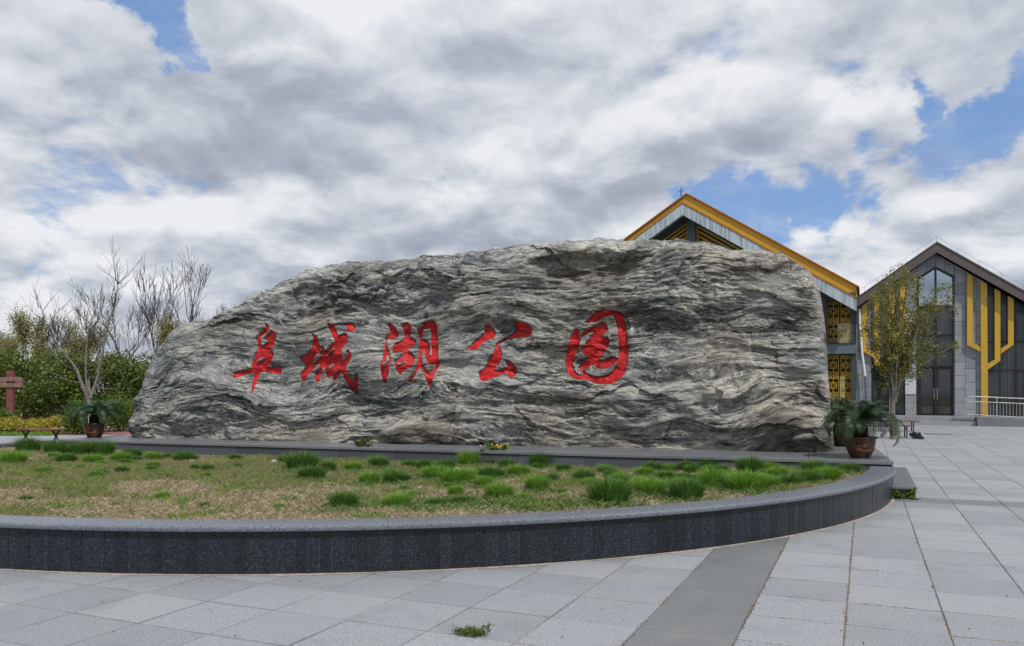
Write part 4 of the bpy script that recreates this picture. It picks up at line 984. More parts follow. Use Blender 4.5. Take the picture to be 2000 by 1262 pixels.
# far bare trees, budding trees
def far(px, pytop, d): p = at(px, pytop, d); return (p.x, p.y, -.06), p.z + .06
for (px, py, d, seed, lab, kw) in [
    (303, 505, 52, 1, 'tall bare tree left of the rock with upright fan of thin branches', dict(rad=.13, kids=(2, 4), spread=.38, lev=4, trunkL=.46)),
    (378, 487, 54, 2, 'tallest bare tree just above the left slope of the rock', dict(rad=.14, kids=(2, 3), spread=.45, lev=4, trunkL=.46)),
    (352, 560, 58, 21, 'slim bare tree between the two tallest bare trees', dict(rad=.07, kids=(3, 4), spread=.4, lev=3)),
    (232, 545, 50, 3, 'dense bare dark tree behind the pruned tree', dict(rad=.12, kids=(2, 3), spread=.45, lev=4, trunkL=.44)),
    (262, 580, 55, 4, 'broad bare dark tree left of the tall bare trees', dict(rad=.10, kids=(2, 3), spread=.5, lev=4, trunkL=.42)),
    (190, 560, 56, 5, 'bare dark tree with short twiggy top behind the shrubs', dict(rad=.11, kids=(2, 3), spread=.45, lev=4, trunkL=.42)),
    (122, 600, 58, 6, 'small bare greyish tree between two budding trees', dict(rad=.08, kids=(3, 5), spread=.45, lev=4)),
    (470, 588, 58, 7, 'bare tree whose twig tips show over the rock shoulder', dict(rad=.08, kids=(3, 5), spread=.5, lev=4))]:
    loc, h = far(px, py, d); tree('bare_tree', loc, seed, h, lab, 'tree', 'bare trees behind the shrubs', upb=.34, minr=.0095, **kw)
for (px, py, d, seed, lab) in [(45, 592, 55, 31, 'budding pale green upright tree above the signpost'), (8, 640, 56, 32, 'budding pale green tree at the left edge of the picture'),
                               (142, 615, 57, 33, 'budding brownish green tree left of the bare trees'), (322, 600, 60, 34, 'budding yellowish green tree low behind the tall bare tree'), (80, 632, 60, 35, 'low budding tree between the two upright budding trees')]:
    loc, h = far(px, py, d); tree('budding_tree', loc, seed, h, lab, 'tree', 'budding trees behind the shrubs', lev=3, spread=.30, upb=.5, kids=(5, 7), rad=.07, leaf='leaf_bud', per=3, lsize=.13, jitter=.22, minr=.010)
# pruned tree close to the path
loc = gp(178, 848); loc.z = -.06
pt = tag(empty('pruned_tree', loc), 'pale pruned tree with thick bare limbs and limewashed foot behind the left palm', 'tree')
def limb(name, px_pts, d, r0, r1, mat):
    pts = [at(x, y, d + dd) - loc for x, y, dd in px_pts]; n = len(pts)
    return MB().tube(pts, [.8 * (r0 + (r1 - r0) * i / (n - 1)) for i in range(n)], 7).build(name, M[mat], pt, smooth=True)
D_ = loc.y
limb('limewash_foot', [(177, 850, 0), (177, 812, 0)], D_, .12, .11, 'limewash')
limb('trunk', [(177, 812, 0), (175, 790, 0), (172, 775, 0)], D_, .11, .10, 'bark_pale')
for L_, a, b in [([(172, 778, 0), (158, 745, .1), (150, 722, .2), (138, 705, .2), (112, 672, .3), (92, 640, .5), (80, 600, .6)], .085, .012),
                 ([(172, 776, 0), (168, 740, -.1), (167, 700, 0), (172, 650, .1), (182, 615, .1)], .06, .018),
                 ([(176, 778, 0), (188, 745, .2), (196, 715, .2), (205, 660, .2), (222, 600, .4), (232, 550, .5)], .08, .015),
                 ([(190, 742, .2), (192, 722, .3), (193, 690, .3)], .04, .03), ([(176, 770, 0), (173, 745, .4), (176, 735, .4)], .05, .045),
                 ([(150, 725, .2), (125, 712, .5), (100, 690, .6), (88, 670, .8)], .022, .008), ([(158, 748, .1), (130, 742, -.3), (104, 728, -.5), (92, 712, -.6)], .022, .008),
                 ([(192, 745, .2), (215, 725, -.2), (240, 700, -.4)], .024, .010), ([(212, 728, -.2), (240, 722, -.5), (262, 712, -.6)], .012, .006), ([(190, 758, .2), (222, 760, -.3), (245, 745, -.5)], .018, .007)]:
    limb('limb', L_, D_, a, b, 'bark_pale')
tw = []; rt = np.random.default_rng(5)
for (x, y, n_) in [(205, 660, 5), (222, 600, 7), (232, 552, 6), (182, 615, 6), (172, 650, 4), (92, 640, 4), (80, 602, 3), (112, 672, 3), (193, 692, 4), (240, 700, 3)]:
    for k in range(n_):
        tt = []; grow(rt, tw, tt, np.array(at(x, y, D_ + .3) - loc) + rt.normal(size=3) * .05, (rt.normal() * .5, rt.normal() * .4, 1), rt.uniform(.5, 1.1), .014, 1, 2, .6, .25, (2, 3), .6, .005)
link('twigs', tubes_mesh('twigs', tw, M['bark'], 4), pt)
# clipped bushes behind the left palm
for i, (px, py, d, rr, lab) in enumerate([(165, 812, 31, .75, 'clipped round bush behind the left potted palm'), (232, 806, 33, .85, 'clipped round bush between the left palm and the rock'), (2, 800, 33, .5, 'small round bush at the left edge below the signpost')]):
    r = np.random.default_rng(60 + i); p = at(px, py, d)
    L = [(0, 0, rr * .95, rr, rr, rr)] + [(rr * .5 * math.cos(a), rr * .5 * math.sin(a), rr * .9 + rr * .3 * math.sin(a * 3), rr * .55, rr * .55, rr * .55) for a in (0, 1.2, 2.5, 3.7, 5)]
    P = clump_points(r, 5200, L); P[:, 2] = np.maximum(P[:, 2], .03)
    t = tag(empty('round_bush', (p.x, p.y, -.06)), lab, 'bush', 'clipped round bushes'); link('crown', leaf_mesh('crown', P, .085, r, 0, M['leaf_mid']), t); link('trunk', stems_mesh(60 + i, rr, rr * 1.1, 5), t)
# golden hedge
r = np.random.default_rng(70); P = []
for (x0, x1, y0, y1, h) in [(-24.5, -17.7, 30.2, 35.5, .60), (-18.5, -10.5, 36.8, 39.5, .75)]:
    n = int((x1 - x0) * (y1 - y0) * 640); q = np.stack([r.uniform(x0, x1, n), r.uniform(y0, y1, n)], 1)
    hh = h * (.75 + .35 * fbm(q[:, 0] * .8, q[:, 1] * .8, 3, 6)); P.append(np.stack([q[:, 0], q[:, 1], hh * (1 - .55 * r.random(n)**2) - .05], 1))
hg = tag(link('golden_hedge', leaf_mesh('golden_hedge', np.concatenate(P), .11, r, 0, M['leaf_yellow'])), 'low golden yellow hedge behind the bench and along the red path', 'hedge', kind='stuff')
# dry reeds in the gaps between the shrub trunks
n = 7000; q = np.stack([r.uniform(-31, -14, n), r.uniform(47.5, 50.5, n)], 1); hh = r.uniform(.7, 1.6, n)
V = np.zeros((n, 3, 3)); V[:, 0, :2] = q; V[:, 1, :2] = q + np.array([.05, 0]); V[:, 2, :2] = q + r.normal(size=(n, 2)) * .2; V[:, 2, 2] = hh; V[:, :2, 2] = -.08
m = meshd('dry_reeds', V.reshape(-1, 3), np.arange(3 * n).reshape(n, 3)); m.materials.append(M['straw'])
tag(link('dry_reeds', m), 'tan dry grass seen between the shrub trunks', 'grass', kind='stuff')
# strip of grass between the hedge and the paving
def blades(name, P, h, w, r, mat, lean=.35):
    n = len(P); a = r.random(n) * 6.283; side_ = np.stack([np.cos(a), np.sin(a), a * 0], 1); ln = r.normal(size=(n, 3)) * lean; ln[:, 2] = 0
    h = (h * (.5 + .8 * r.random(n)))[:, None]; w = w * (.7 + .6 * r.random(n))[:, None]
    V = np.stack([P - side_ * w, P + side_ * w, P + ln * h * .45 + np.array([0, 0, .6]) * h + side_ * w * .7, P + ln * h + np.array([0, 0, 1.]) * h * .92], 1)
    base = np.arange(n)[:, None] * 4; Fq = np.concatenate([base + np.array([[0, 1, 2]]), base + np.array([[0, 2, 3]])], 0)
    m = meshd(name, V.reshape(-1, 3), Fq); m.materials.append(mat); return m
n = 9000; P = np.stack([r.uniform(-26, -17, n), r.uniform(29.2, 31, n), np.full(n, -.08)], 1)
tag(link('verge_grass', blades('verge_grass', P, .2, .012, r, M['grass'])), 'narrow strip of green grass along the hedge', 'grass', kind='stuff')

# ================================================================== lawn grass
r = np.random.default_rng(80)
def lawn_pts(n, margin=.02):
    x = r.uniform(-12, 6.2, n * 2); y = r.uniform(7.1, 20, n * 2); k = in_lawn(x, y, margin) & (np.abs(x / y) < .72); x, y = x[k], y[k]
    # more blades close to the camera, where each one shows
    keep = r.random(len(x)) < np.clip(1.25 - y / 22, .45, 1); x, y = x[keep], y[keep]
    return np.stack([x, y, lawn_z(x, y) - .008], 1)
def gm(P, f, s_): return fbm(P[:, 0] * f, P[:, 1] * f, 4, s_)
P = lawn_pts(300000); k = r.random(len(P)) < .30 + .7 * sstep(gm(P, .9, 3), -.35, .25)
tag(link('dry_grass', blades('dry_grass', P[k], .045, .0034, r, M['straw'], 1.3)), 'short tan dead grass covering most of the lawn', 'grass', kind='stuff')
green = lambda P: sstep(gm(P, .55, 23) + .9 * np.exp(-((P[:, 0] + 4.5) / 5)**2 - ((P[:, 1] - 14.2) / 2.8)**2) - .30 + .25 * sstep(P[:, 1], 10, 15), -.15, .35)
P = lawn_pts(230000); k = r.random(len(P)) < green(P) * .85 + .16
tag(link('dull_grass', blades('dull_grass', P[k], .08, .0030, r, M['grass_dull'], .5)), 'thin yellowish green grass on the lawn', 'grass', kind='stuff')
P = lawn_pts(170000); k = r.random(len(P)) < sstep(gm(P, 1.7, 29) + .35 * green(P) - .15, .18, .6) * .9
tag(link('green_grass', blades('green_grass', P[k], .085, .0030, r, M['grass'], .5)), 'patches of fresh green grass on the lawn', 'grass', kind='stuff')
def tuft_mesh(seed, n=260):
    r = np.random.default_rng(seed); V = []; Fc = []
    for i in range(n):
        a = r.random() * 6.283; q = math.sqrt(r.random()) * .58; p = np.array([q * math.cos(a), q * math.sin(a), -.03]); ou = np.array([math.cos(a), math.sin(a), 0.])
        L = r.uniform(.72, 1.05) * (1.05 - .9 * q * q); w = .017 * r.uniform(.7, 1.3); sd_ = np.array([-math.sin(a + r.normal() * .6), math.cos(a), 0]) * w; lean = .15 + q * 1.1 + r.normal() * .2; wob = r.normal(size=3) * .1; wob[2] = 0
        b = len(V); p1 = p + np.array([0, 0, L * .6]) + ou * lean * L * .3 + wob * .5; p2 = p + np.array([0, 0, L * r.uniform(.75, .98)]) + ou * lean * L * .85 + wob
        V += [p - sd_, p + sd_, p1 + sd_ * .8, p1 - sd_ * .8, p2]; Fc += [(b, b + 1, b + 2, b + 3), (b + 3, b + 2, b + 4)]
    return V, Fc
tms = []
for i in range(5):
    V, Fc = tuft_mesh(200 + i, 620)
    for mt in ('tuft', 'tuft_dark'):
        m = meshd('blades', V, Fc); m.materials.append(M[mt]); tms.append(m)
TU = [(672, 990, 34), (778, 985, 30), (770, 930, 24), (590, 908, 36), (608, 925, 30), (1048, 960, 26), (1190, 985, 46), (1270, 968, 36), (1340, 975, 38), (1458, 957, 44), (1500, 952, 26), (1140, 943, 24), (945, 950, 22), (975, 970, 32), (915, 900, 24), (1055, 902, 24), (1275, 912, 20), (1258, 920, 18), (1465, 922, 30), (1520, 930, 22), (1590, 925, 28), (1660, 924, 22), (1575, 941, 32), (1390, 948, 32), (1330, 946, 22), (1210, 938, 20), (1300, 930, 22), (1100, 910, 16), (1012, 920, 26), (960, 930, 28), (890, 936, 34), (850, 920, 28), (722, 930, 24), (742, 905, 20), (830, 908, 20), (690, 908, 18), (55, 882, 26), (110, 886, 26), (160, 886, 30), (200, 886, 26), (258, 888, 20), (300, 890, 18), (28, 902, 26), (85, 920, 16), (182, 897, 22), (236, 892, 20), (360, 890, 20), (318, 970, 15), (50, 975, 14), (400, 990, 12), (1420, 932, 20), (1180, 912, 18), (1250, 945, 20), (130, 898, 22), (355, 892, 16), (640, 912, 20), (870, 908, 20), (1385, 912, 18), (1620, 935, 26), (1080, 930, 14), (805, 965, 16), (850, 988, 20), (545, 990, 12), (225, 985, 10), (480, 950, 10), (560, 895, 18), (460, 892, 14), (1545, 948, 24)]
for _ in range(95):
    px_ = R_.uniform(700, 1700); lim = 1000 - max(0, px_ - 1150) * .135 - 12; TU.append((px_, R_.uniform(898 if px_ < 1300 else 908, max(912, lim)), R_.uniform(10, 24)))
for _ in range(30): TU.append((R_.uniform(-20, 480), R_.uniform(884, 925), R_.uniform(8, 20)))
for _ in range(16): TU.append((R_.uniform(0, 700), R_.uniform(925, 1000), R_.uniform(6, 12)))
def tuft_label(px, py, sz):
    zones = [(230, 'left of the rock'), (450, "below the rock's left end"), (580, 'below the first character'), (740, 'below the second character'), (900, 'below the third character'), (1060, 'below the fourth character'), (1260, 'below the looped character'), (1480, 'right of the looped character'), (9999, "below the rock's right end")]
    z = next(n for x, n in zones if px < x); edge = 1012 - max(0, px - 1150) * .14
    row = 'by the curved wall ' if py > edge - 42 else ('by the platform ' if py < 912 else 'in mid lawn ')
    return ('large' if sz > 27 else 'medium' if sz > 16 else 'small') + ' grass tuft ' + row + z
tset = {}
special = {0: 'left of two bright grass tufts near the middle of the curved wall', 1: 'darker of two grass tufts near the middle of the curved wall', 3: 'broad grass tuft below the second red character', 6: 'largest bright grass tuft, below the looped red character by the wall', 9: 'wide bright grass tuft by the right part of the curved wall'}
for i, (px, py, sz) in enumerate(TU):
    p = gp(px, py, .33); wpx = sz * (1.25 if i < 68 else 1.) * p.y / F; p.z = float(lawn_z(p.x, p.y)) - .01
    if not bool(in_lawn(p.x, p.y, .02)): continue
    o = link('grass_tuft', tms[R_.randrange(len(tms)) if py > 915 or R_.random() < .5 else 1 + 2 * R_.randrange(5)], None, loc=p, rot=(0, 0, R_.random() * 6.28), scale=(wpx, wpx, wpx * R_.uniform(.95, 1.3)))
    tag(o, special.get(i), 'grass tuft', 'grass tufts on the lawn')
    if i not in special: tset.setdefault(tuft_label(px, py, sz), []).append((px, len(tset), o))
ORD = ['leftmost of its row', 'second from left', 'third from left', 'fourth from left', 'fifth from left', 'sixth from left', 'seventh from left', 'eighth from left', 'ninth from left', 'tenth from left', 'eleventh from left', 'twelfth from left', 'thirteenth from left', 'fourteenth from left', 'fifteenth from left', 'sixteenth from left'] + ['far right of its row'] * 30
for lab, mem in tset.items():
    for q, (_, _, o) in enumerate(sorted(mem, key=lambda k: k[0])): o['label'] = lab if len(mem) == 1 else lab + ', ' + ORD[q]
# weed mats that merge into each other: not countable
P = lawn_pts(120000); d_ = np.full(len(P), 9.)
for (px, py, sz) in TU[:36] + [(1000, 925, 30), (935, 925, 30), (880, 915, 25), (760, 915, 20), (700, 935, 20), (1280, 940, 30), (1350, 930, 30), (1430, 945, 25), (900, 978, 60), (960, 985, 50), (1050, 990, 40), (820, 990, 30), (1120, 985, 30)]:
    c = gp(px, py, .36); d_ = np.minimum(d_, np.hypot(P[:, 0] - c.x, P[:, 1] - c.y) / (sz * c.y / F * 1.35))
k = r.random(len(P)) < (1 - sstep(d_, .3, 1.8)) * .95
tag(link('weed_mat', blades('weed_mat', P[k], .085, .004, r, M['tuft_dark'], .8)), 'low dark green weeds around the grass tufts', 'weeds', kind='stuff')

# ================================================================== potted cycads
def frond_mesh(seed, L, arch, mat):
    r = np.random.default_rng(seed); V = []; Fc = []; n = 34; P = []; p = np.zeros(3); ang = 1.15
    for i in range(n + 1):
        P.append(p.copy()); t = i / n; ang -= arch / n * (.6 + .9 * t); p = p + np.array([math.cos(ang), 0, math.sin(ang)]) * L / n
    P = np.array(P)
    for i in range(n):
        b = len(V); w = .008 * (1 - .7 * i / n); q0, q1 = P[i], P[i + 1]
        V += [q0 + [0, -w, 0], q0 + [0, w, 0], q1 + [0, w, 0], q1 + [0, -w, 0]]; Fc.append((b, b + 1, b + 2, b + 3))
        if i < 4: continue
        t = i / n; ll = L * .24 * math.sin(math.pi * (.12 + .86 * t))**.7; tg = (q1 - q0) / np.linalg.norm(q1 - q0); nrm = np.array([-tg[2], 0, tg[0]])
        for sgn in (-1, 1):
            dr_ = tg * .55 + np.array([0, sgn * .85, 0]) + nrm * (.30 + r.normal() * .06); dr_ /= np.linalg.norm(dr_)
            for sub in (0., .5):
                o = q0 + (q1 - q0) * sub; tip = o + dr_ * ll * r.uniform(.9, 1.08) - np.array([0, 0, ll * .12]); md = o + dr_ * ll * .5; ww = tg * .0055
                b = len(V); V += [o - ww * .6, o + ww * .6, md + ww, md - ww, tip]; Fc += [(b, b + 1, b + 2, b + 3), (b + 3, b + 2, b + 4)]
    m = meshd('frond', V, Fc); m.materials.append(M[mat]); return m
FM = [frond_mesh(300 + i, .80 + .05 * (i % 3), 1.5 + .35 * i, 'frond') for i in range(5)]; FO = frond_mesh(310, .7, 2.5, 'frond_old')
pb = MB().lathe([(.150, 0), (.165, .012), (.19, .06), (.235, .16), (.258, .26), (.262, .325), (.268, .34), (.300, .348), (.304, .362), (.298, .374), (.262, .374), (.25, .34), (.0, .335)], 40); potm = meshd('pot', pb.V, pb.F, True); potm.materials.append(M['pot'])
try: potm.set_sharp_from_angle(angle=math.radians(45))
except Exception: pass
def pot_r(z): return np.interp(z, [0, .06, .16, .26, .325], [.15, .19, .235, .258, .262])
def relief():
    r = np.random.default_rng(9); V = []; Fc = []
    def blob(a0, z0, a1, z1, w):
        b = len(V); k = 6
        for i in range(k + 1):
            t = i / k; a = a0 + (a1 - a0) * t; z = z0 + (z1 - z0) * t; ww = w * math.sin(math.pi * (.1 + .8 * t)); rr = float(pot_r(z)) + .004
            for dz, h in ((-ww, -.003), (0, .008), (ww, -.003)): V.append(((float(pot_r(z + dz)) + .002 + h) * math.cos(a), (float(pot_r(z + dz)) + .002 + h) * math.sin(a), z + dz))
        for i in range(k):
            for j in range(2): Fc.append((b + i * 3 + j, b + i * 3 + 3 + j, b + i * 3 + 4 + j, b + i * 3 + 1 + j))
    c = -math.pi / 2
    blob(c - .75, .19, c - .1, .13, .014); blob(c - .15, .13, c + .45, .15, .016); blob(c + .35, .15, c + .85, .10, .014); blob(c - .8, .25, c - .55, .18, .010)
    for i in range(46):
        a = c + r.uniform(-.75, .85); z = .145 + .075 * math.sin(a * 3.1 + 1) * .5 + r.normal() * .032; z = min(max(z, .05), .26); blob(a, z, a + r.uniform(-.16, .16), min(.27, max(.04, z + r.uniform(-.03, .045))), r.uniform(.008, .015))
    m = meshd('relief', V, Fc, True); m.materials.append(M['pot_relief']); return m
REL = relief()
tr_ = MB().lathe([(.11, .32), (.125, .40), (.118, .46), (.128, .50), (.115, .56), (.06, .60)], 18); trm = meshd('trunk', tr_.V, tr_.F); trm.materials.append(M['palm_trunk'])
def cycad(loc, sc, rz, seed, label, nf=30, old=2):
    r = random.Random(seed); t = tag(empty('potted_cycad', loc, rz), label, 'potted plant', 'potted cycads on the platform'); t.scale = (sc,) * 3
    pot = link('pot', potm, t); link('relief', REL, pot, rot=(0, 0, -rz)); link('trunk', trm, t)
    for i in range(nf):
        ring = i / nf; a = i * 2.39996 + r.uniform(-.2, .2); tilt = .30 - 1.15 * ring + r.uniform(-.12, .12)      # inner fronds stand up, outer ones hang
        o = link('frond', FO if i >= nf - old else FM[r.randrange(5)], t, loc=(.03 * math.cos(a), .03 * math.sin(a), .57), rot=(r.uniform(-.2, .2), -tilt * .62 + .05, a), scale=r.uniform(.82, 1.1))
    return t
p = gp(1680, 894, PZ); cycad(p, .93, .3, 1, 'front potted cycad with rust-coloured relief on the pot, right end of the platform', 36, 1)
p = gp(1643, 871, PZ); cycad(p, 1.0, 1.3, 2, 'potted cycad half hidden behind the front one at the rock end', 32, 2)
p = gp(184, 854.5, PZ); cycad(p, .92, 2.0, 3, 'potted cycad at the left end of the platform', 34, 2)

# ================================================================== young tree by the right hall
loc = gp(1744, 858); loc.z = 0
yt = tag(empty('young_tree', loc), 'upright young tree with sparse yellow-green leaves in front of the grey hall', 'tree')
r = np.random.default_rng(90); D_ = loc.y; segs = []; tips = []
trunk = MB().tube([at(x, y, D_) - loc for x, y in ((1744, 859), (1744, 835), (1743, 800), (1743, 780))], [.105, .085, .085, .09], 9).build('trunk', M['bark_pale'], yt, smooth=True)
for (x0, y0, x1, y1, dd, rad) in [(1743, 788, 1700, 600, -.3, .045), (1743, 785, 1718, 575, .2, .05), (1744, 785, 1738, 560, -.2, .055), (1745, 785, 1758, 550, .3, .05), (1746, 785, 1775, 545, -.2, .05), (1748, 785, 1800, 565, .1, .06), (1749, 785, 1830, 570, -.3, .055), (1748, 785, 1815, 600, .5, .045), (1749, 780, 1850, 590, .3, .05), (1742, 785, 1690, 640, .4, .035), (1750, 770, 1815, 680, -.5, .035), (1740, 785, 1722, 640, .6, .04), (1746, 780, 1790, 640, .7, .04)]:
    a = np.array(at(x0, y0, D_) - loc); b = np.array(at(x1, y1, D_ + dd) - loc); n = 9; prev = a; bow = r.normal(size=3) * .10; bow[0] -= .0006 * (x1 - 1745) * 4
    for i in range(1, n + 1):
        t = i / n; q = a + (b - a) * t + bow * math.sin(math.pi * t) + r.normal(size=3) * .025; segs.append((prev, q, rad * (1 - .8 * (i - 1) / n), rad * (1 - .8 * t))); 
        if t > .24:
            tips.append(q)
            for k in range(2):
                d_ = r.normal(size=3) * .8 + np.array([0, 0, .9]); tt = []; grow(r, segs, tt, q, d_, r.uniform(.22, .55), .014, 2, 2, .6, .2, (1, 2), .6, .005); tips += tt
        prev = q
for (pts) in ([(1760, 745), (1800, 715), (1835, 690), (1865, 675)],):
    prev = None
    for x, y in pts:
        q = np.array(at(x, y, D_ - .4) - loc)
        if prev is not None: segs.append((prev, q, .02, .012)); tips += [q] * 6
        prev = q
link('branches', tubes_mesh('branches', segs, M['bark_pale'], 5), yt)
tips = np.array(tips); P = np.repeat(tips, 12, 0) + r.normal(size=(len(tips) * 12, 3)) * .10
link('crown', leaf_mesh('crown', P, .095, r, .25, M['leaf_young'], .42), yt)

# ================================================================== benches, signpost and small things
def bench(loc, rz, label, L=1.32, legs='x'):
    t = tag(empty('bench', loc, rz), label, 'bench')
    for k in range(4):
        MB().box((0, -.165 + k * .11, .415), (L, .095, .035), .005).build('slat', M['wood_red'], t)
    for sx in (-.36, .36):
        mb = MB(); x = sx * L
        for sy in (-1, 1):
            if legs == 'x':
                mb.tube([(x - .0, sy * .02, .20), (x, sy * .05, .28), (x, sy * .16, .396)], [.022, .02, .02], 6); mb.tube([(x, sy * .02, .20), (x, sy * .05, .11), (x, sy * .17, .0)], [.022, .02, .022], 6)
                mb.tube([(x + sy * .02, 0, .20), (x + sy * .05, 0, .28), (x + sy * .15, 0, .396)], [.022, .02, .018], 6); mb.tube([(x + sy * .02, 0, .20), (x + sy * .05, 0, .11), (x + sy * .13, 0, .0)], [.022, .02, .022], 6)
            else: mb.tube([(x, sy * .17, .0), (x, sy * .17, .396)], .022, 6)
        mb.box((x, 0, .39), (.05, .36, .014)); mb.build('leg', M['iron'], t, smooth=True)
    return t
p = gp(80, 864.5); bench((p.x, p.y, 0), .06, 'red slatted backless bench with black iron legs at the left end of the platform', 1.28)
p = gp(1737, 855.5); bench((p.x, p.y + .25, 0), -GA * .6, 'red slatted bench right behind the young tree', 1.75, 'straight')
p = gp(1752, 843); bench((p.x, p.y + .1, 0), -GA * .6, 'second red slatted bench farther behind the young tree', 1.7, 'straight')
# signpost
p = gp(21, 838); sp_ = tag(empty('signpost', (p.x, p.y, -.06), .25), 'reddish wooden signpost with a two-plank crossarm at the left edge', 'signpost')
k = p.y / F; Hh = CAMH + (YH - 722) * k
MB().box((0, 0, Hh / 2), (.26, .26, Hh), .015).build('post', M['wood_red'], sp_)
for zt, wdt in ((738, .17), (750, .17)):
    MB().box((-.42, -.155, CAMH + (YH - zt) * k), (1.75, .05, wdt), .006).build('crossarm_plank', M['wood_worn'], sp_)
MB().box((-.42, .155, CAMH + (YH - 744) * k), (1.70, .05, .40), .006).build('crossarm_plank', M['wood_worn'], sp_)
# fallen sprig on the paving, weeds in the corner of the step
def sprig(name, loc, seed, label, cat, L, n, mat, flat=.25, ls=.03):
    r = np.random.default_rng(seed); segs = []; tips = []
    for k in range(n):
        a = (r.normal() * .5) + (math.pi if r.random() < .5 else 0); tt = []; grow(r, segs, tt, (r.normal() * L * .15, r.normal() * L * .06, .012), (math.cos(a), math.sin(a) * .5, flat * r.random()), L * .5 * r.uniform(.5, 1), .004, 1, 2, .5, .02, (2, 3), .5, .0018); tips += tt
    t = tag(empty(name, loc), label, cat); P = np.repeat(np.array(tips), 5, 0) + r.normal(size=(len(tips) * 5, 3)) * np.array([.016, .016, .008]); P[:, 2] = np.maximum(P[:, 2], .006)
    segs = [(np.array([a[0], a[1], max(a[2], .004)]), np.array([b[0], b[1], max(b[2], .004)]), c, d) for a, b, c, d in segs]
    link('stem', tubes_mesh('stem', segs, M['bark'], 4), t); link('leaves', leaf_mesh('leaves', P, ls, r, 0, M[mat], .4), t); return t
sprig('fallen_sprig', gp(908, 1238), 400, 'wilted green sprig lying on the pale paving', 'sprig', .19, 6, 'leaf_dark', .3, .022)
sprig('corner_weeds', gp(1764, 974), 401, 'heap of wilted weeds at the corner of the dark step', 'weeds', .30, 10, 'leaf_mid', .8, .04)
sprig('platform_weed', gp(707, 873, PZ) , 402, 'small dark weed growing at the foot of the rock, below the second character', 'weed', .28, 8, 'leaf_dark', 1.6, .05)
fl = sprig('yellow_flowers', gp(972, 880, PZ) , 403, 'yellow flowers growing at the foot of the rock', 'flowers', .34, 8, 'leaf_mid', .9, .035)
r = np.random.default_rng(404); P = np.stack([r.normal(size=60) * .16, r.normal(size=60) * .04, .05 + .07 * r.random(60)], 1); link('petals', leaf_mesh('petals', P, .04, r, 0, M['petal'], .8), fl)
def crumple(name, loc, size, seed, mat, label, cat, flat=.6):
    import bmesh
    bm = bmesh.new(); bmesh.ops.create_icosphere(bm, subdivisions=3, radius=1); r = np.random.default_rng(seed); o = r.random(3) * 20
    for v in bm.verts:
        q = 1 + .45 * float(fbm(np.array(v.co.x * 1.6 + o[0]), np.array(v.co.y * 1.6 + v.co.z * 2.1 + o[1]), 3, seed)); v.co = Vector((v.co.x * q * size, v.co.y * q * size * .8, max(-.9, v.co.z * q) * size * flat + size * flat * .9))
    m = bpy.data.meshes.new(name); bm.to_mesh(m); bm.free(); m.materials.append(M[mat]); return tag(link(name, m, loc=loc), label, cat)
p = gp(535, 889, .40); p.z = float(lawn_z(p.x, p.y)); crumple('paper_litter', p, .045, 5, 'litter', 'white scrap of litter at the far edge of the lawn, below the first character', 'litter', .9)
p = gp(893, 903, .40); p.z = float(lawn_z(p.x, p.y)); crumple('plastic_litter', p, .045, 6, 'litter', 'pale crumpled litter beside a grass tuft at the foot of the platform', 'litter', .8)
p = gp(1789, 857); crumple('black_bag', p, .17, 7, 'dark_bag', 'small black bag lying by the bench behind the young tree', 'bag', .7)
p = gp(1799, 858); crumple('dark_stone', p, .08, 8, 'dark_bag', 'dark lump beside the black bag on the paving', 'stone', .6)
p = gp(1831, 848); dc = tag(empty('drain_cover', (p.x, p.y, .004), -GA), 'rectangular iron drain cover in the paving before the hall steps', 'drain cover')
for k in range(7): MB().box((-.36 + k * .12, 0, .004), (.085, .36, .008)).build('bar', M['steel_grey'], dc)
MB().box((0, 0, -.002), (.90, .42, .006)).build('frame', M['iron'], dc)
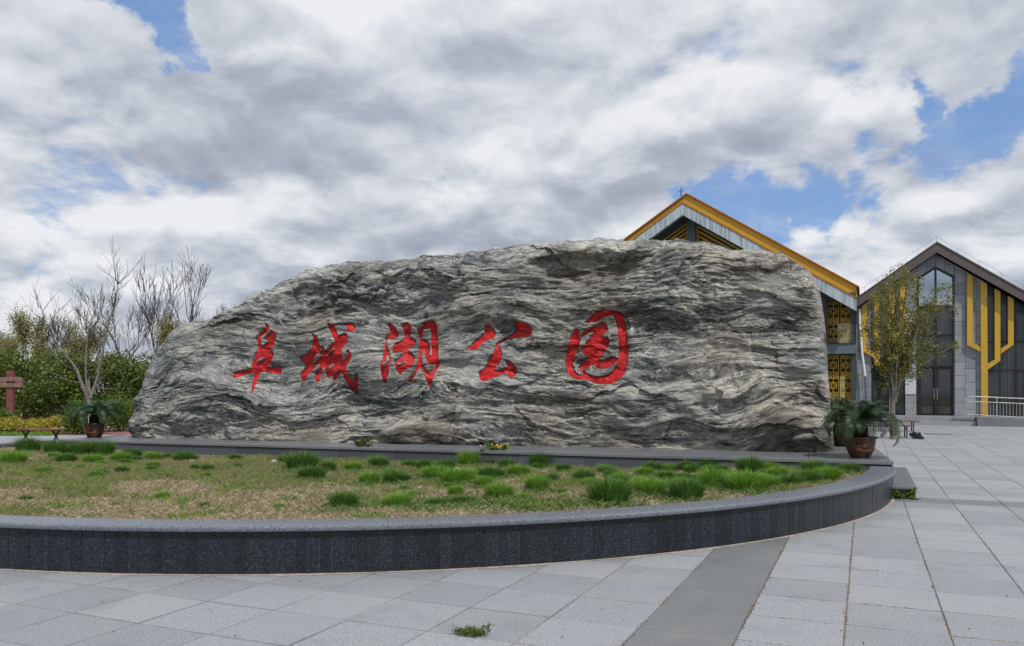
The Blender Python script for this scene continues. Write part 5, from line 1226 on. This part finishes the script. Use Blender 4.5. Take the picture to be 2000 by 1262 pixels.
# dead leaves and crumbs blown over the paving
r = np.random.default_rng(500); n = 420; x = r.uniform(-6, 16, n); y = 5 + 26 * r.random(n)**1.8
k = ~((x - PCX)**2 + (y - PCY)**2 < (PR + .1)**2); k &= ~((y > 12) & (x < 6.8)); x, y = x[k], y[k]
tag(link('leaf_litter', leaf_mesh('leaf_litter', np.stack([x, y, np.full(len(x), .006)], 1) + 0, .028, r, 0, M['frond_old'], .4, 3.)), 'scattered dead leaf scraps on the paving', 'leaf litter', kind='stuff')

# soil washed into some of the joints: loose crumbs, too many to count
r = np.random.default_rng(510); V = []; Fc = []
def crumbs(p0, p1, n, spread, smin, smax):
    for k in range(n):
        t = r.random(); t = t if r.random() < .4 else (int(t * 7) + .5 + r.normal() * .12) / 7
        c = np.array(p0) + (np.array(p1) - np.array(p0)) * t + r.normal(size=2) * spread; s_ = r.uniform(smin, smax); b = len(V); m_ = 6
        if covered(c[0], c[1]) or (c[0] - PCX)**2 + (c[1] - PCY)**2 < (PR + .02)**2: continue
        for i in range(m_): a = 6.283 * i / m_; q = s_ * r.uniform(.6, 1.3); V.append((c[0] + q * math.cos(a) * 1., c[1] + q * math.sin(a), .0005))
        V.append((c[0], c[1], s_ * .45)); Fc.extend((b + i, b + (i + 1) % m_, b + m_) for i in range(m_))
def uv(u, v): p = GU * u + GV * v; return (p.x, p.y)
for iu, n in ((0, 330), (-1, 120), (1, 150), (2, 90), (3, 60)):
    crumbs(uv(U0 + iu * SL, 4.4), uv(U0 + iu * SL, 12.5), n, .009, .003, .010)
for iv, n in ((-1, 60), (0, 90), (1, 70), (-2, 60), (2, 40)):
    crumbs(uv(U0, V0 + iv * SL), uv(U0 + 6 * SL, V0 + iv * SL), n, .007, .003, .008)
for a in np.linspace(A0 + 1.2, A1, 400):
    q = (PCX + (PR + .03) * math.cos(a), PCY + (PR + .03) * math.sin(a)); crumbs(q, q, 1, .025, .003, .009)
m = meshd('joint_soil_crumbs', V, Fc); m.materials.append(M['crumb']); tag(link('joint_soil_crumbs', m), 'brown soil crumbs caught in the paving joints', 'soil', kind='stuff')
